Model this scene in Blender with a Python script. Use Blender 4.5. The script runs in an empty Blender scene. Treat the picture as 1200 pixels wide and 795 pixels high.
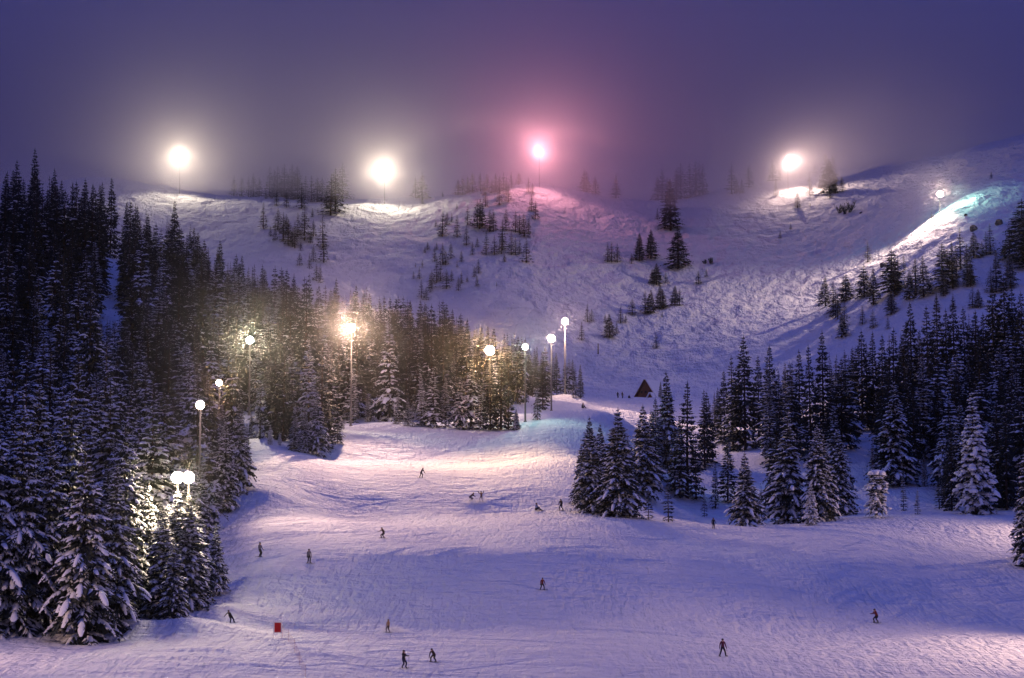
import bpy, bmesh, math, random
import numpy as np
from mathutils import Vector, Matrix, Euler
random.seed(7); RNG = np.random.RandomState(11)
PI = math.pi
scene = bpy.context.scene
col = scene.collection

# ------------------------------------------------------------------ camera
F = 2400.0; CX, CY = 600.0, 397.5; HOR = 640.0
TH = math.atan((HOR - CY) / F)
cd = bpy.data.cameras.new('camera'); cam = bpy.data.objects.new('camera', cd); col.objects.link(cam)
cd.sensor_width = 36.0; cd.lens = 36.0 * F / 1200.0
cd.clip_start = 1.0; cd.clip_end = 6000.0
cam.location = (0, 0, 0); cam.rotation_euler = (PI / 2 + TH, 0, 0)
scene.camera = cam

# ------------------------------------------------------------------ render settings
scene.view_settings.view_transform = 'Standard'; scene.view_settings.look = 'None'
scene.view_settings.gamma = 1.0; scene.view_settings.exposure = 0.0
scene.view_settings.use_curve_mapping = False
cy = scene.cycles
cy.max_bounces = 5; cy.diffuse_bounces = 2; cy.glossy_bounces = 1; cy.transmission_bounces = 1
cy.transparent_max_bounces = 8; cy.volume_bounces = 2
cy.sample_clamp_indirect = 3.0; cy.sample_clamp_direct = 0.0
cy.caustics_reflective = False; cy.caustics_refractive = False
cy.use_denoising = True; cy.denoiser = 'OPENIMAGEDENOISE'
cy.use_adaptive_sampling = True; cy.adaptive_threshold = 0.015
cy.use_light_tree = True

# ------------------------------------------------------------------ world: dusk sky under cloud
SKY_STRENGTH = 1.0
w = bpy.data.worlds.new('World'); scene.world = w; w.use_nodes = True
nt = w.node_tree; nt.nodes.clear()
N = nt.nodes.new; L = nt.links.new
out = N('ShaderNodeOutputWorld'); bg = N('ShaderNodeBackground')
tc = N('ShaderNodeTexCoord'); sep = N('ShaderNodeSeparateXYZ')
ramp = N('ShaderNodeValToRGB'); cr = ramp.color_ramp
cr.elements[0].position = 0.0; cr.elements[0].color = (0.16, 0.125, 0.225, 1)
cr.elements[1].position = 1.0; cr.elements[1].color = (0.044, 0.082, 0.50, 1)
e = cr.elements.new(0.12); e.color = (0.20, 0.155, 0.255, 1)
e = cr.elements.new(0.28); e.color = (0.080, 0.072, 0.145, 1)
e = cr.elements.new(0.5); e.color = (0.056, 0.076, 0.34, 1)
noi = N('ShaderNodeTexNoise'); noi.inputs['Scale'].default_value = 3.5; noi.inputs['Detail'].default_value = 5
mp = N('ShaderNodeMapping'); mp.inputs['Scale'].default_value = (1, 1, 3.5)
mr = N('ShaderNodeMapRange'); mr.inputs['From Min'].default_value = 0.3; mr.inputs['From Max'].default_value = 0.7
mr.inputs['To Min'].default_value = 0.74; mr.inputs['To Max'].default_value = 1.26
mul = N('ShaderNodeVectorMath'); mul.operation = 'SCALE'
sky = N('ShaderNodeTexSky'); sky.sky_type = 'NISHITA'; sky.sun_disc = False
sky.sun_elevation = math.radians(1.0); sky.sun_rotation = math.radians(200)
tint = N('ShaderNodeMix'); tint.data_type = 'RGBA'; tint.blend_type = 'MULTIPLY'; tint.inputs[0].default_value = 1.0
tint.inputs[7].default_value = (0.012, 0.010, 0.014, 1)
add = N('ShaderNodeVectorMath'); add.operation = 'ADD'
L(tc.outputs['Generated'], sep.inputs[0]); L(sep.outputs['Z'], ramp.inputs[0])
L(tc.outputs['Generated'], mp.inputs[0]); L(mp.outputs[0], noi.inputs['Vector']); L(noi.outputs[0], mr.inputs[0])
L(ramp.outputs[0], mul.inputs[0]); L(mr.outputs[0], mul.inputs['Scale'])
L(sky.outputs[0], tint.inputs[6]); L(mul.outputs[0], add.inputs[0]); L(tint.outputs[2], add.inputs[1])
L(add.outputs[0], bg.inputs[0]); bg.inputs[1].default_value = SKY_STRENGTH; L(bg.outputs[0], out.inputs[0])

# faint ambient fill added from behind the camera, far dimmer than the floodlights
sd = bpy.data.lights.new('dusk_fill', 'SUN'); sd.energy = 0.02; sd.angle = math.radians(40); sd.color = (0.75, 0.6, 1.0)
so = bpy.data.objects.new('dusk_fill', sd); col.objects.link(so)
so.rotation_euler = (math.radians(60), 0, math.radians(-30))

# ------------------------------------------------------------------ geometry helpers
def px(c, r, d):
    """world point seen at photo pixel (c, r) at forward distance d"""
    u = (c - CX) / F; v = (CY - r) / F
    dy = math.cos(TH) - math.sin(TH) * v; dz = math.sin(TH) + math.cos(TH) * v
    s = d / dy
    return Vector((u * s, d, dz * s))
def row_of(x, y, z):
    cyy = math.cos(TH) * y + math.sin(TH) * z; czz = -math.sin(TH) * y + math.cos(TH) * z
    return CY - F * czz / cyy, CX + F * x / cyy

def link(o, parent=None):
    col.objects.link(o)
    if parent is not None: o.parent = parent
    return o
def tag(o, label=None, cat=None, group=None, kind=None):
    if label: o['label'] = label
    if cat: o['category'] = cat
    if group: o['group'] = group
    if kind: o['kind'] = kind
    return o
def empty(name, loc=(0, 0, 0), rz=0.0):
    o = bpy.data.objects.new(name, None); link(o); o.location = loc; o.rotation_euler = (0, 0, rz)
    o.empty_display_size = 0.5
    return o
def npmesh(name, V, Fs, mats, midx=None, smooth=False):
    """V (n,3), Fs (m,3|4) array or list of faces"""
    me = bpy.data.meshes.new(name)
    V = np.asarray(V, dtype=np.float32)
    if isinstance(Fs, np.ndarray):
        k = Fs.shape[1]; m = Fs.shape[0]
        me.vertices.add(len(V)); me.vertices.foreach_set('co', V.ravel())
        me.loops.add(m * k); me.loops.foreach_set('vertex_index', Fs.ravel().astype(np.int32))
        me.polygons.add(m); me.polygons.foreach_set('loop_start', np.arange(0, m * k, k, dtype=np.int32))
        if smooth: me.polygons.foreach_set('use_smooth', np.ones(m, dtype=bool))
        me.update(calc_edges=True)
    else:
        me.from_pydata([tuple(map(float, v)) for v in V], [], [tuple(f) for f in Fs])
        if smooth:
            for p in me.polygons: p.use_smooth = True
    for m_ in mats: me.materials.append(m_)
    if midx is not None: me.polygons.foreach_set('material_index', np.asarray(midx, dtype=np.int32))
    me.validate(); me.update()
    return me

def hash2(ix, iy, seed):
    n = (ix.astype(np.int64) * 374761393 + iy.astype(np.int64) * 668265263 + seed * 1442695041) & 0x7fffffff
    n = ((n ^ (n >> 13)) * 1274126177) & 0x7fffffff
    return ((n ^ (n >> 16)) & 0xffff) / 65535.0
def vnoise(x, y, seed=0):
    x = np.asarray(x, dtype=float); y = np.asarray(y, dtype=float)
    ix = np.floor(x); iy = np.floor(y); fx = x - ix; fy = y - iy
    fx = fx * fx * fx * (fx * (fx * 6 - 15) + 10); fy = fy * fy * fy * (fy * (fy * 6 - 15) + 10)
    a = hash2(ix, iy, seed); b = hash2(ix + 1, iy, seed); c = hash2(ix, iy + 1, seed); d = hash2(ix + 1, iy + 1, seed)
    return (a + (b - a) * fx) + ((c + (d - c) * fx) - (a + (b - a) * fx)) * fy - 0.5

# ------------------------------------------------------------------ materials
def mat(name, color, rough=0.8, bump=None, metallic=0.0, vary=0.0, vscale=5.0, spec=0.3):
    m = bpy.data.materials.new(name); m.use_nodes = True; t = m.node_tree; b = t.nodes['Principled BSDF']
    b.inputs['Base Color'].default_value = (*color, 1); b.inputs['Roughness'].default_value = rough
    b.inputs['Metallic'].default_value = metallic; b.inputs['Specular IOR Level'].default_value = spec
    tcn = t.nodes.new('ShaderNodeTexCoord')
    nz = t.nodes.new('ShaderNodeTexNoise'); nz.inputs['Scale'].default_value = vscale; nz.inputs['Detail'].default_value = 4
    t.links.new(tcn.outputs['Object'], nz.inputs['Vector'])
    if vary > 0:
        mx = t.nodes.new('ShaderNodeMix'); mx.data_type = 'RGBA'
        mx.inputs[6].default_value = (*[c * (1 - vary) for c in color], 1)
        mx.inputs[7].default_value = (*[min(1, c * (1 + vary)) for c in color], 1)
        t.links.new(nz.outputs[0], mx.inputs[0]); t.links.new(mx.outputs[2], b.inputs['Base Color'])
    if bump:
        bp = t.nodes.new('ShaderNodeBump'); bp.inputs['Strength'].default_value = 1.0; bp.inputs['Distance'].default_value = bump
        t.links.new(nz.outputs[0], bp.inputs['Height']); t.links.new(bp.outputs[0], b.inputs['Normal'])
    return m

def snow_ground_mat():
    m = bpy.data.materials.new('snow_ground'); m.use_nodes = True; t = m.node_tree; b = t.nodes['Principled BSDF']
    n = t.nodes.new; l = t.links.new
    b.inputs['Roughness'].default_value = 0.75; b.inputs['Specular IOR Level'].default_value = 0.25
    tcn = n('ShaderNodeTexCoord'); geo = n('ShaderNodeNewGeometry')
    def noise(sc, det, src=None, stretch=None, dist=0.0):
        z = n('ShaderNodeTexNoise'); z.inputs['Scale'].default_value = sc; z.inputs['Detail'].default_value = det
        z.inputs['Distortion'].default_value = dist
        if stretch:
            q = n('ShaderNodeMapping'); q.inputs['Scale'].default_value = stretch; q.inputs['Rotation'].default_value = (0, 0, 0.3)
            l(tcn.outputs['Object'], q.inputs[0]); l(q.outputs[0], z.inputs['Vector'])
        else: l(tcn.outputs['Object'], z.inputs['Vector'])
        return z.outputs[0]
    def math_(op, a, b_):
        k = n('ShaderNodeMath'); k.operation = op
        for i, v in enumerate((a, b_)):
            if isinstance(v, (int, float)): k.inputs[i].default_value = v
            else: l(v, k.inputs[i])
        return k.outputs[0]
    # ski and board tracks: thin carved grooves from distorted bands in several directions
    tracks = None
    for i, (rz, sc, dist, ds, wdt) in enumerate([(0.35, 0.16, 9.0, 0.55, 0.16), (-0.5, 0.12, 12.0, 0.4, 0.13), (1.1, 0.10, 14.0, 0.5, 0.12), (-1.2, 0.22, 8.0, 0.8, 0.18), (0.1, 0.3, 7.0, 0.6, 0.2)]):
        q = n('ShaderNodeMapping'); q.inputs['Rotation'].default_value = (0, 0, rz); q.inputs['Location'].default_value = (17 * i, 5 * i, 0)
        q.inputs['Scale'].default_value = (1, 0.3, 1)
        l(tcn.outputs['Object'], q.inputs[0])
        wv = n('ShaderNodeTexWave'); wv.wave_type = 'BANDS'; wv.bands_direction = 'X'; wv.inputs['Scale'].default_value = sc
        wv.inputs['Distortion'].default_value = dist; wv.inputs['Detail'].default_value = 2.0; wv.inputs['Detail Scale'].default_value = ds
        l(q.outputs[0], wv.inputs['Vector'])
        r_ = n('ShaderNodeMapRange'); r_.interpolation_type = 'SMOOTHSTEP'
        r_.inputs['From Min'].default_value = 0.0; r_.inputs['From Max'].default_value = wdt
        r_.inputs['To Min'].default_value = -1.0; r_.inputs['To Max'].default_value = 0.0
        l(wv.outputs['Fac'], r_.inputs[0])
        tracks = r_.outputs[0] if tracks is None else math_('ADD', tracks, r_.outputs[0])
    msk = n('ShaderNodeMapRange'); l(noise(0.06, 2), msk.inputs[0]); msk.inputs['From Min'].default_value = 0.35; msk.inputs['From Max'].default_value = 0.65
    msk.inputs['To Min'].default_value = 0.25; msk.inputs['To Max'].default_value = 1.0
    tracks = math_('MULTIPLY', tracks, msk.outputs[0])
    h = math_('MULTIPLY', tracks, 0.05)
    h = math_('ADD', h, math_('MULTIPLY', noise(0.30, 9, dist=0.4), 1.1))
    h = math_('ADD', h, math_('MULTIPLY', noise(1.0, 7, dist=0.5), 0.50))
    h = math_('ADD', h, math_('MULTIPLY', noise(0.45, 6, stretch=(0.30, 1.5, 1), dist=1.2), 0.65))
    h = math_('ADD', h, math_('MULTIPLY', noise(0.5, 6, stretch=(1.7, 0.30, 1), dist=1.2), 0.5))
    sy = n('ShaderNodeSeparateXYZ'); l(tcn.outputs['Object'], sy.inputs[0])
    fm_ = n('ShaderNodeMapRange'); l(sy.outputs['Y'], fm_.inputs[0]); fm_.inputs['From Min'].default_value = 560; fm_.inputs['From Max'].default_value = 680
    far_h = math_('ADD', math_('MULTIPLY', noise(0.07, 10, dist=0.3), 8.0), math_('MULTIPLY', noise(0.16, 7, stretch=(1.3, 0.5, 1), dist=0.4), 4.0))
    h = math_('ADD', h, math_('MULTIPLY', far_h, fm_.outputs[0]))
    bp = n('ShaderNodeBump'); bp.inputs['Strength'].default_value = 1.0; bp.inputs['Distance'].default_value = 1.0
    l(h, bp.inputs['Height']); l(bp.outputs[0], b.inputs['Normal'])
    cm = n('ShaderNodeMix'); cm.data_type = 'RGBA'
    cm.inputs[6].default_value = (0.72, 0.74, 0.80, 1); cm.inputs[7].default_value = (0.86, 0.87, 0.90, 1)
    l(noise(0.8, 5), cm.inputs[0]); l(cm.outputs[2], b.inputs['Base Color'])
    return m

M = {}
M['ground'] = snow_ground_mat()
M['snow'] = mat('tree_snow', (0.80, 0.82, 0.87), 0.7, bump=0.05, vary=0.05, vscale=8)
M['needle'] = mat('fir_needles', (0.042, 0.052, 0.050), 0.8, vary=0.35, vscale=6, spec=0.15)
M['bark'] = mat('fir_bark', (0.07, 0.05, 0.04), 0.95, bump=0.02, vary=0.3, vscale=8)
M['steel'] = mat('galvanised_pole', (0.22, 0.21, 0.2), 0.45, metallic=0.3, vary=0.12, vscale=3)
M['housing'] = mat('lamp_housing', (0.10, 0.10, 0.11), 0.5, vary=0.2)
M['wood'] = mat('dark_timber', (0.13, 0.052, 0.036), 0.85, bump=0.01, vary=0.35, vscale=3)
M['glass'] = mat('dark_glass', (0.02, 0.02, 0.03), 0.15, spec=0.5)
M['rock'] = mat('dark_rock', (0.07, 0.065, 0.07), 0.9, bump=0.1, vary=0.4, vscale=2)

# ------------------------------------------------------------------ terrain
CPS = []
def prof(c, pairs):
    for r, d in pairs: CPS.append(px(c, r, d))
C500 = [(795,184),(770,196),(750,209),(735,221),(720,226),(700,232.5),(680,238),(660,244),(648,249),(638,258),(628,270),(615,288),(605,304),(598,311),(590,315),(580,320),(570,327),(558,337),(549,348),(545,357),(541,366),(530,373),(515,381),(505,392),(497,408),(488,430),(480,452),(473,480)]
prof(470, C500[:24] + [(497,400),(480,440),(455,480),(425,530),(420,600)])
prof(590, C500[:24] + [(494,418),(484,440),(465,470),(455,520),(452,580)])
prof(690, [(795,182),(770,195),(750,209),(735,221),(720,227),(700,234),(680,240),(660,247),(646,253),(636,262),(625,275),(613,291),(603,306),(596,313),(588,318),(578,325),(560,339),(548,350),(541,358),(537,366),(525,373),(505,386),(492,405),(484,430),(476,470),(470,520),(468,556),(469,585)])
prof(390, [(795,180),(770,193),(750,207),(735,219),(720,225),(700,232),(680,238),(660,245),(648,250),(638,258),(626,272),(613,288),(604,302),(596,309),(588,313),(576,318),(566,323),(552,336),(545,347),(541,356),(536,364),(520,372),(508,384),(497,404),(484,430),(450,480),(415,540),(410,600)])
prof(310, [(795,179),(770,191),(750,205),(735,216),(722,222),(700,230),(680,236),(662,243),(650,249),(640,257),(627,270),(612,284),(602,294),(590,300),(574,305),(560,316),(545,332),(530,348),(515,365),(490,400),(450,450),(410,510),(385,570)])
prof(240, [(795,178),(770,189),(750,202),(735,211),(715,221),(696,233),(675,248),(650,265),(620,290),(570,330),(520,375),(470,420),(410,480),(365,540),(335,585)])
prof(120, [(795,175),(770,186),(757,198),(747,206),(735,214),(715,226),(680,248),(630,285),(560,330),(490,380),(420,440),(350,510),(305,590)])
prof(0, [(795,172),(775,184),(752,197),(740,205),(722,216),(680,245),(600,290),(520,340),(450,400),(360,500),(290,600)])
prof(-110, [(795,172),(750,197),(650,250),(520,320),(400,420),(300,530),(250,620)])
prof(790, [(795,182),(770,196),(752,209),(738,221),(722,228),(700,236),(680,243),(660,252),(645,264),(634,279),(625,291),(615,306),(610,318),(609,328),(607,345),(590,368),(568,392),(548,415),(522,445),(495,490),(475,540),(469,562),(474,592)])
prof(742, [(795,182),(770,196),(750,209),(736,221),(720,228),(700,235),(680,242),(660,250),(644,264),(630,278),(614,293),(607,305),(603,316),(598,328),(570,350),(530,380),(500,415),(482,470),(473,525),(469,560),(472,590)])
prof(870, [(795,182),(770,196),(754,209),(741,221),(725,229),(700,238),(680,246),(660,257),(645,270),(636,281),(628,292),(620,306),(617,318),(616,328),(615,345),(598,368),(575,392),(550,415),(520,455),(490,500),(465,560)])
prof(1000, [(795,182),(772,196),(758,209),(745,222),(730,230),(705,240),(680,250),(660,261),(643,277),(628,297),(613,318),(607,330),(604,340),(600,352),(580,374),(550,396),(520,412),(514,424),(500,445),(460,490),(430,550)])
prof(1120, [(795,182),(770,197),(745,215),(720,232),(700,245),(680,260),(660,276),(640,293),(622,310),(608,325),(602,337),(597,350),(572,378),(530,420),(480,460),(430,520),(400,570)])
prof(1260, [(795,183),(770,198),(745,217),(720,234),(700,248),(680,263),(660,278),(640,295),(622,312),(608,327),(600,340),(592,352),(560,382),(520,425),(470,465),(420,520),(390,560)])
prof(-120, [(330,700),(270,790),(205,870)])
prof(0, [(350,665),(320,725),(270,795),(215,870)])
prof(100, [(380,660),(320,735),(270,800),(212,872)])
prof(200, [(400,650),(330,735),(270,805),(218,868)])
prof(260, [(420,640),(340,730),(280,800),(226,866)])
prof(330, [(430,635),(380,680),(330,730),(280,790),(232,862)])
prof(450, [(440,635),(400,675),(350,720),(300,768),(260,812),(233,856)])
prof(530, [(445,632),(400,672),(350,715),(300,762),(260,805),(231,850)])
prof(610, [(452,630),(400,675),(350,715),(300,763),(260,803),(218,850)])
prof(690, [(454,625),(400,675),(350,724),(300,778),(250,832),(223,868)])
prof(760, [(452,622),(400,680),(350,735),(300,790),(265,830),(236,872)])
prof(850, [(450,608),(400,668),(350,725),(300,785),(250,845),(218,895)])
prof(950, [(440,600),(400,645),(350,710),(300,775),(250,830),(209,895),(201,925)])
prof(1050, [(410,590),(370,622),(330,665),(290,712),(262,752),(232,810),(205,870),(192,925)])
prof(1105, [(400,580),(340,622),(300,655),(270,682),(252,698),(244,708),(226,765),(202,830),(182,900)])
prof(1200, [(380,570),(340,605),(300,637),(260,665),(230,688),(208,730),(186,785),(166,840),(160,930)])
prof(1310, [(370,560),(300,615),(212,684),(180,740),(148,820),(140,930)])
for c, r0, dd in [(-120,205,870),(0,215,870),(200,218,868),(450,233,856),(610,218,850),(760,236,872)]:
    p = px(c, r0, dd)
    CPS.append(Vector((p.x * 1.06, dd + 60, p.z - 8))); CPS.append(Vector((p.x * 1.2, dd + 220, p.z - 70)))
for c, r0, dd in [(850,218,895),(950,201,925),(1105,184,925),(1310,150,930)]:
    p = px(c, r0, dd)
    CPS.append(Vector((p.x * 1.06, dd + 60, p.z + 3))); CPS.append(Vector((p.x * 1.2, dd + 260, p.z - 50)))
for x in (-260, -120, 0, 120, 260):
    CPS.append(Vector((x, 90, -19))); CPS.append(Vector((x, 10, -24)))
for x, y, z in [(-420,250,25),(-450,500,90),(-500,800,150),(420,250,8),(440,480,60),(520,750,170),(-500,1300,60),(0,1400,20),(600,1300,80)]:
    CPS.append(Vector((x, y, z)))
CP = np.array([tuple(p) for p in CPS]); SC = 100.0
def _U(r2): return np.where(r2 > 1e-12, r2 * np.log(np.maximum(r2, 1e-12)), 0.0)
_A = CP[:, :2] / SC; _NT = len(_A)
_K = _U(((_A[:, None, :] - _A[None, :, :]) ** 2).sum(-1)) + np.eye(_NT) * 0.00008
_P = np.c_[np.ones(_NT), _A]
_S = np.linalg.solve(np.r_[np.c_[_K, _P], np.c_[_P.T, np.zeros((3, 3))]], np.r_[CP[:, 2], 0, 0, 0])
def tps(x, y):
    x = np.atleast_1d(np.asarray(x, float)); y = np.atleast_1d(np.asarray(y, float)); res = np.empty(x.shape).ravel()
    X = x.ravel() / SC; Y = y.ravel() / SC
    for i in range(0, len(X), 40000):
        a = X[i:i+40000]; b = Y[i:i+40000]
        r2 = (a[:, None] - _A[None, :, 0]) ** 2 + (b[:, None] - _A[None, :, 1]) ** 2
        res[i:i+40000] = _U(r2) @ _S[:_NT] + _S[_NT] + _S[_NT+1] * a + _S[_NT+2] * b
    return res.reshape(x.shape)
def sstep(a, b, t):
    t = np.clip((t - a) / (b - a), 0, 1); return t * t * (3 - 2 * t)
def terrain(x, y):
    x = np.atleast_1d(np.asarray(x, float)); y = np.atleast_1d(np.asarray(y, float))
    z = tps(x, y)
    near = 1 - sstep(430, 620, y)
    z += near * (0.35 * vnoise(x / 11, y / 14, 3) + 0.16 * vnoise(x / 4.0, y / 5.0, 4))
    drift = sstep(0, 1, 1 - np.abs((x + 26) / 20)) * sstep(0, 1, 1 - np.abs((y - 190) / 17))
    z += drift * (0.55 * np.abs(vnoise(x / 7 + 2 * vnoise(x / 9, y / 9, 41), y / 2.2, 42)) * 2 - 0.1)
    edge = sstep(0, 1, 1 - np.abs(y - 207 - 0.10 * (x + 55)) / 7) * sstep(-24, -33, x)
    z += edge * (0.9 + 0.8 * vnoise(x / 5, y / 5, 43))
    z += 2.3 * np.exp(-((x - 14.5) ** 2 + (y - 497) ** 2) / 40.0)
    far = 1 - near
    z += far * (3.2 * vnoise(x / 46, y / 46, 5) + 1.5 * vnoise(x / 15, y / 17, 6) + 1.0 * vnoise(x / 7.5 + 3 * vnoise(x / 20, y / 20, 9), y / 7.2, 7) + 2.2 * vnoise(x / 24 + y / 60, y / 90, 12) + 0.6 * vnoise(x / 2.6, y / 2.4, 8))
    return z
def zt(x, y): return float(terrain(x, y)[0])

# polar sheet, fine inside the view and coarse beyond
ua = np.concatenate([np.linspace(-1.25, -0.30, 40)[:-1], np.linspace(-0.30, 0.30, 760), np.linspace(0.30, 1.25, 40)[1:]])
da = np.concatenate([np.linspace(5, 160, 30)[:-1], np.exp(np.linspace(math.log(160), math.log(640), 560))[:-1], np.linspace(640, 960, 260)[:-1], np.linspace(960, 1500, 40)])
UU, DD = np.meshgrid(np.tan(ua), da)
GX = UU * DD; GY = DD
GZ = terrain(GX, GY)
nr, nc = GX.shape
idx = np.arange(nr * nc).reshape(nr, nc)
quads = np.stack([idx[:-1, :-1].ravel(), idx[:-1, 1:].ravel(), idx[1:, 1:].ravel(), idx[1:, :-1].ravel()], 1)
gm = npmesh('snow_ground', np.stack([GX.ravel(), GY.ravel(), GZ.ravel()], 1), quads, [M['ground']], smooth=True)
ground = link(bpy.data.objects.new('ground', gm)); tag(ground, 'groomed and tracked snow of the ski slope and the mountain bowl behind it', kind='structure')

# ski and board tracks: furrows with small thrown-up berms, lying on the snow
def ski_tracks():
    rg = random.Random(5); Vs = []; Qs = []; k0 = 0
    for i in range(210):
        d0 = rg.uniform(190, 420); c0 = rg.uniform(240, 1150)
        x = (c0 - CX) / F * d0; y = d0; L_ = rg.uniform(14, 60); amp = rg.uniform(.4, 4.5); wl = rg.uniform(9, 26); ph = rg.uniform(0, 6.28); drift = rg.uniform(-.9, .9)
        step = .45; m_ = int(L_ / step); s_ = np.arange(m_) * step
        if rg.random() < .3: X = x + drift * .3 * s_ + amp * .6 * np.sin(s_ / wl * 2 + ph); Y = y - s_ * .35 + 0 * s_; X = x + s_ * rg.choice((-1, 1)) * .9 + 0 * s_; Y = y - .18 * s_ - .0035 * s_ ** 2
        else: X = x + drift * s_ * .5 + amp * np.sin(s_ / wl * 6.28 + ph); Y = y - s_
        tx = np.gradient(X); ty = np.gradient(Y); ln = np.hypot(tx, ty); nx = -ty / ln; ny = tx / ln
        w_ = rg.choice((.16, .2, .3, .42)); hb = rg.uniform(.022, .060) * np.abs(np.sin(s_ / wl * 3.14 + ph * .5)) ** .5 * np.minimum(1, np.minimum(s_, s_[-1] - s_) / 4)
        prof_ = [(-1.0, -.03), (-.55, 1.0), (-.1, .03), (.25, .02), (.7, .8), (1.05, -.03)]
        base = terrain(X, Y); cols_ = []
        for o_, hh in prof_:
            px_, py_ = X + nx * o_ * w_, Y + ny * o_ * w_
            cols_.append(np.stack([px_, py_, terrain(px_, py_) + hh * hb + (.004 if hh > 0 else -.01)], 1))
        V = np.stack(cols_, 1).reshape(-1, 3); n6 = 6
        for a in range(n6 - 1):
            r_ = np.arange(m_ - 1) * n6 + a
            Qs.append(np.stack([r_, r_ + n6, r_ + n6 + 1, r_ + 1], 1) + k0)
        Vs.append(V); k0 += len(V)
    return npmesh('ski_tracks', np.concatenate(Vs), np.concatenate(Qs), [M['ground']], smooth=False)
tag(link(bpy.data.objects.new('ski_tracks', ski_tracks())), 'criss-crossing ski and board tracks scored into the piste', kind='stuff')

# coarse profile along columns for marching
def find_d(c, r, dmin=175.0, dmax=930.0):
    ds = np.arange(dmin, dmax, 1.0); pts = [px(c, r, d) for d in ds]
    xs = np.array([p.x for p in pts]); zs = np.array([p.z for p in pts])
    tz = terrain(xs, ds); hit = np.where(tz >= zs)[0]
    if len(hit) == 0: return float(dmax if dmax < 900 else ds[np.argmin(np.abs(tz - zs))])
    i = hit[0]
    if i == 0: return float(ds[0])
    a = (zs[i-1] - tz[i-1]); b = (tz[i] - zs[i]); return float(ds[i-1] + a / (a + b + 1e-9))

# ------------------------------------------------------------------ conifers
class Tris:
    def __init__(s): s.v = []; s.f = []; s.n = 0
    def add(s, pts, faces):
        s.v.extend(pts); k = s.n
        for f in faces: s.f.append((f[0] + k, f[1] + k, f[2] + k))
        s.n += len(pts)

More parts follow.
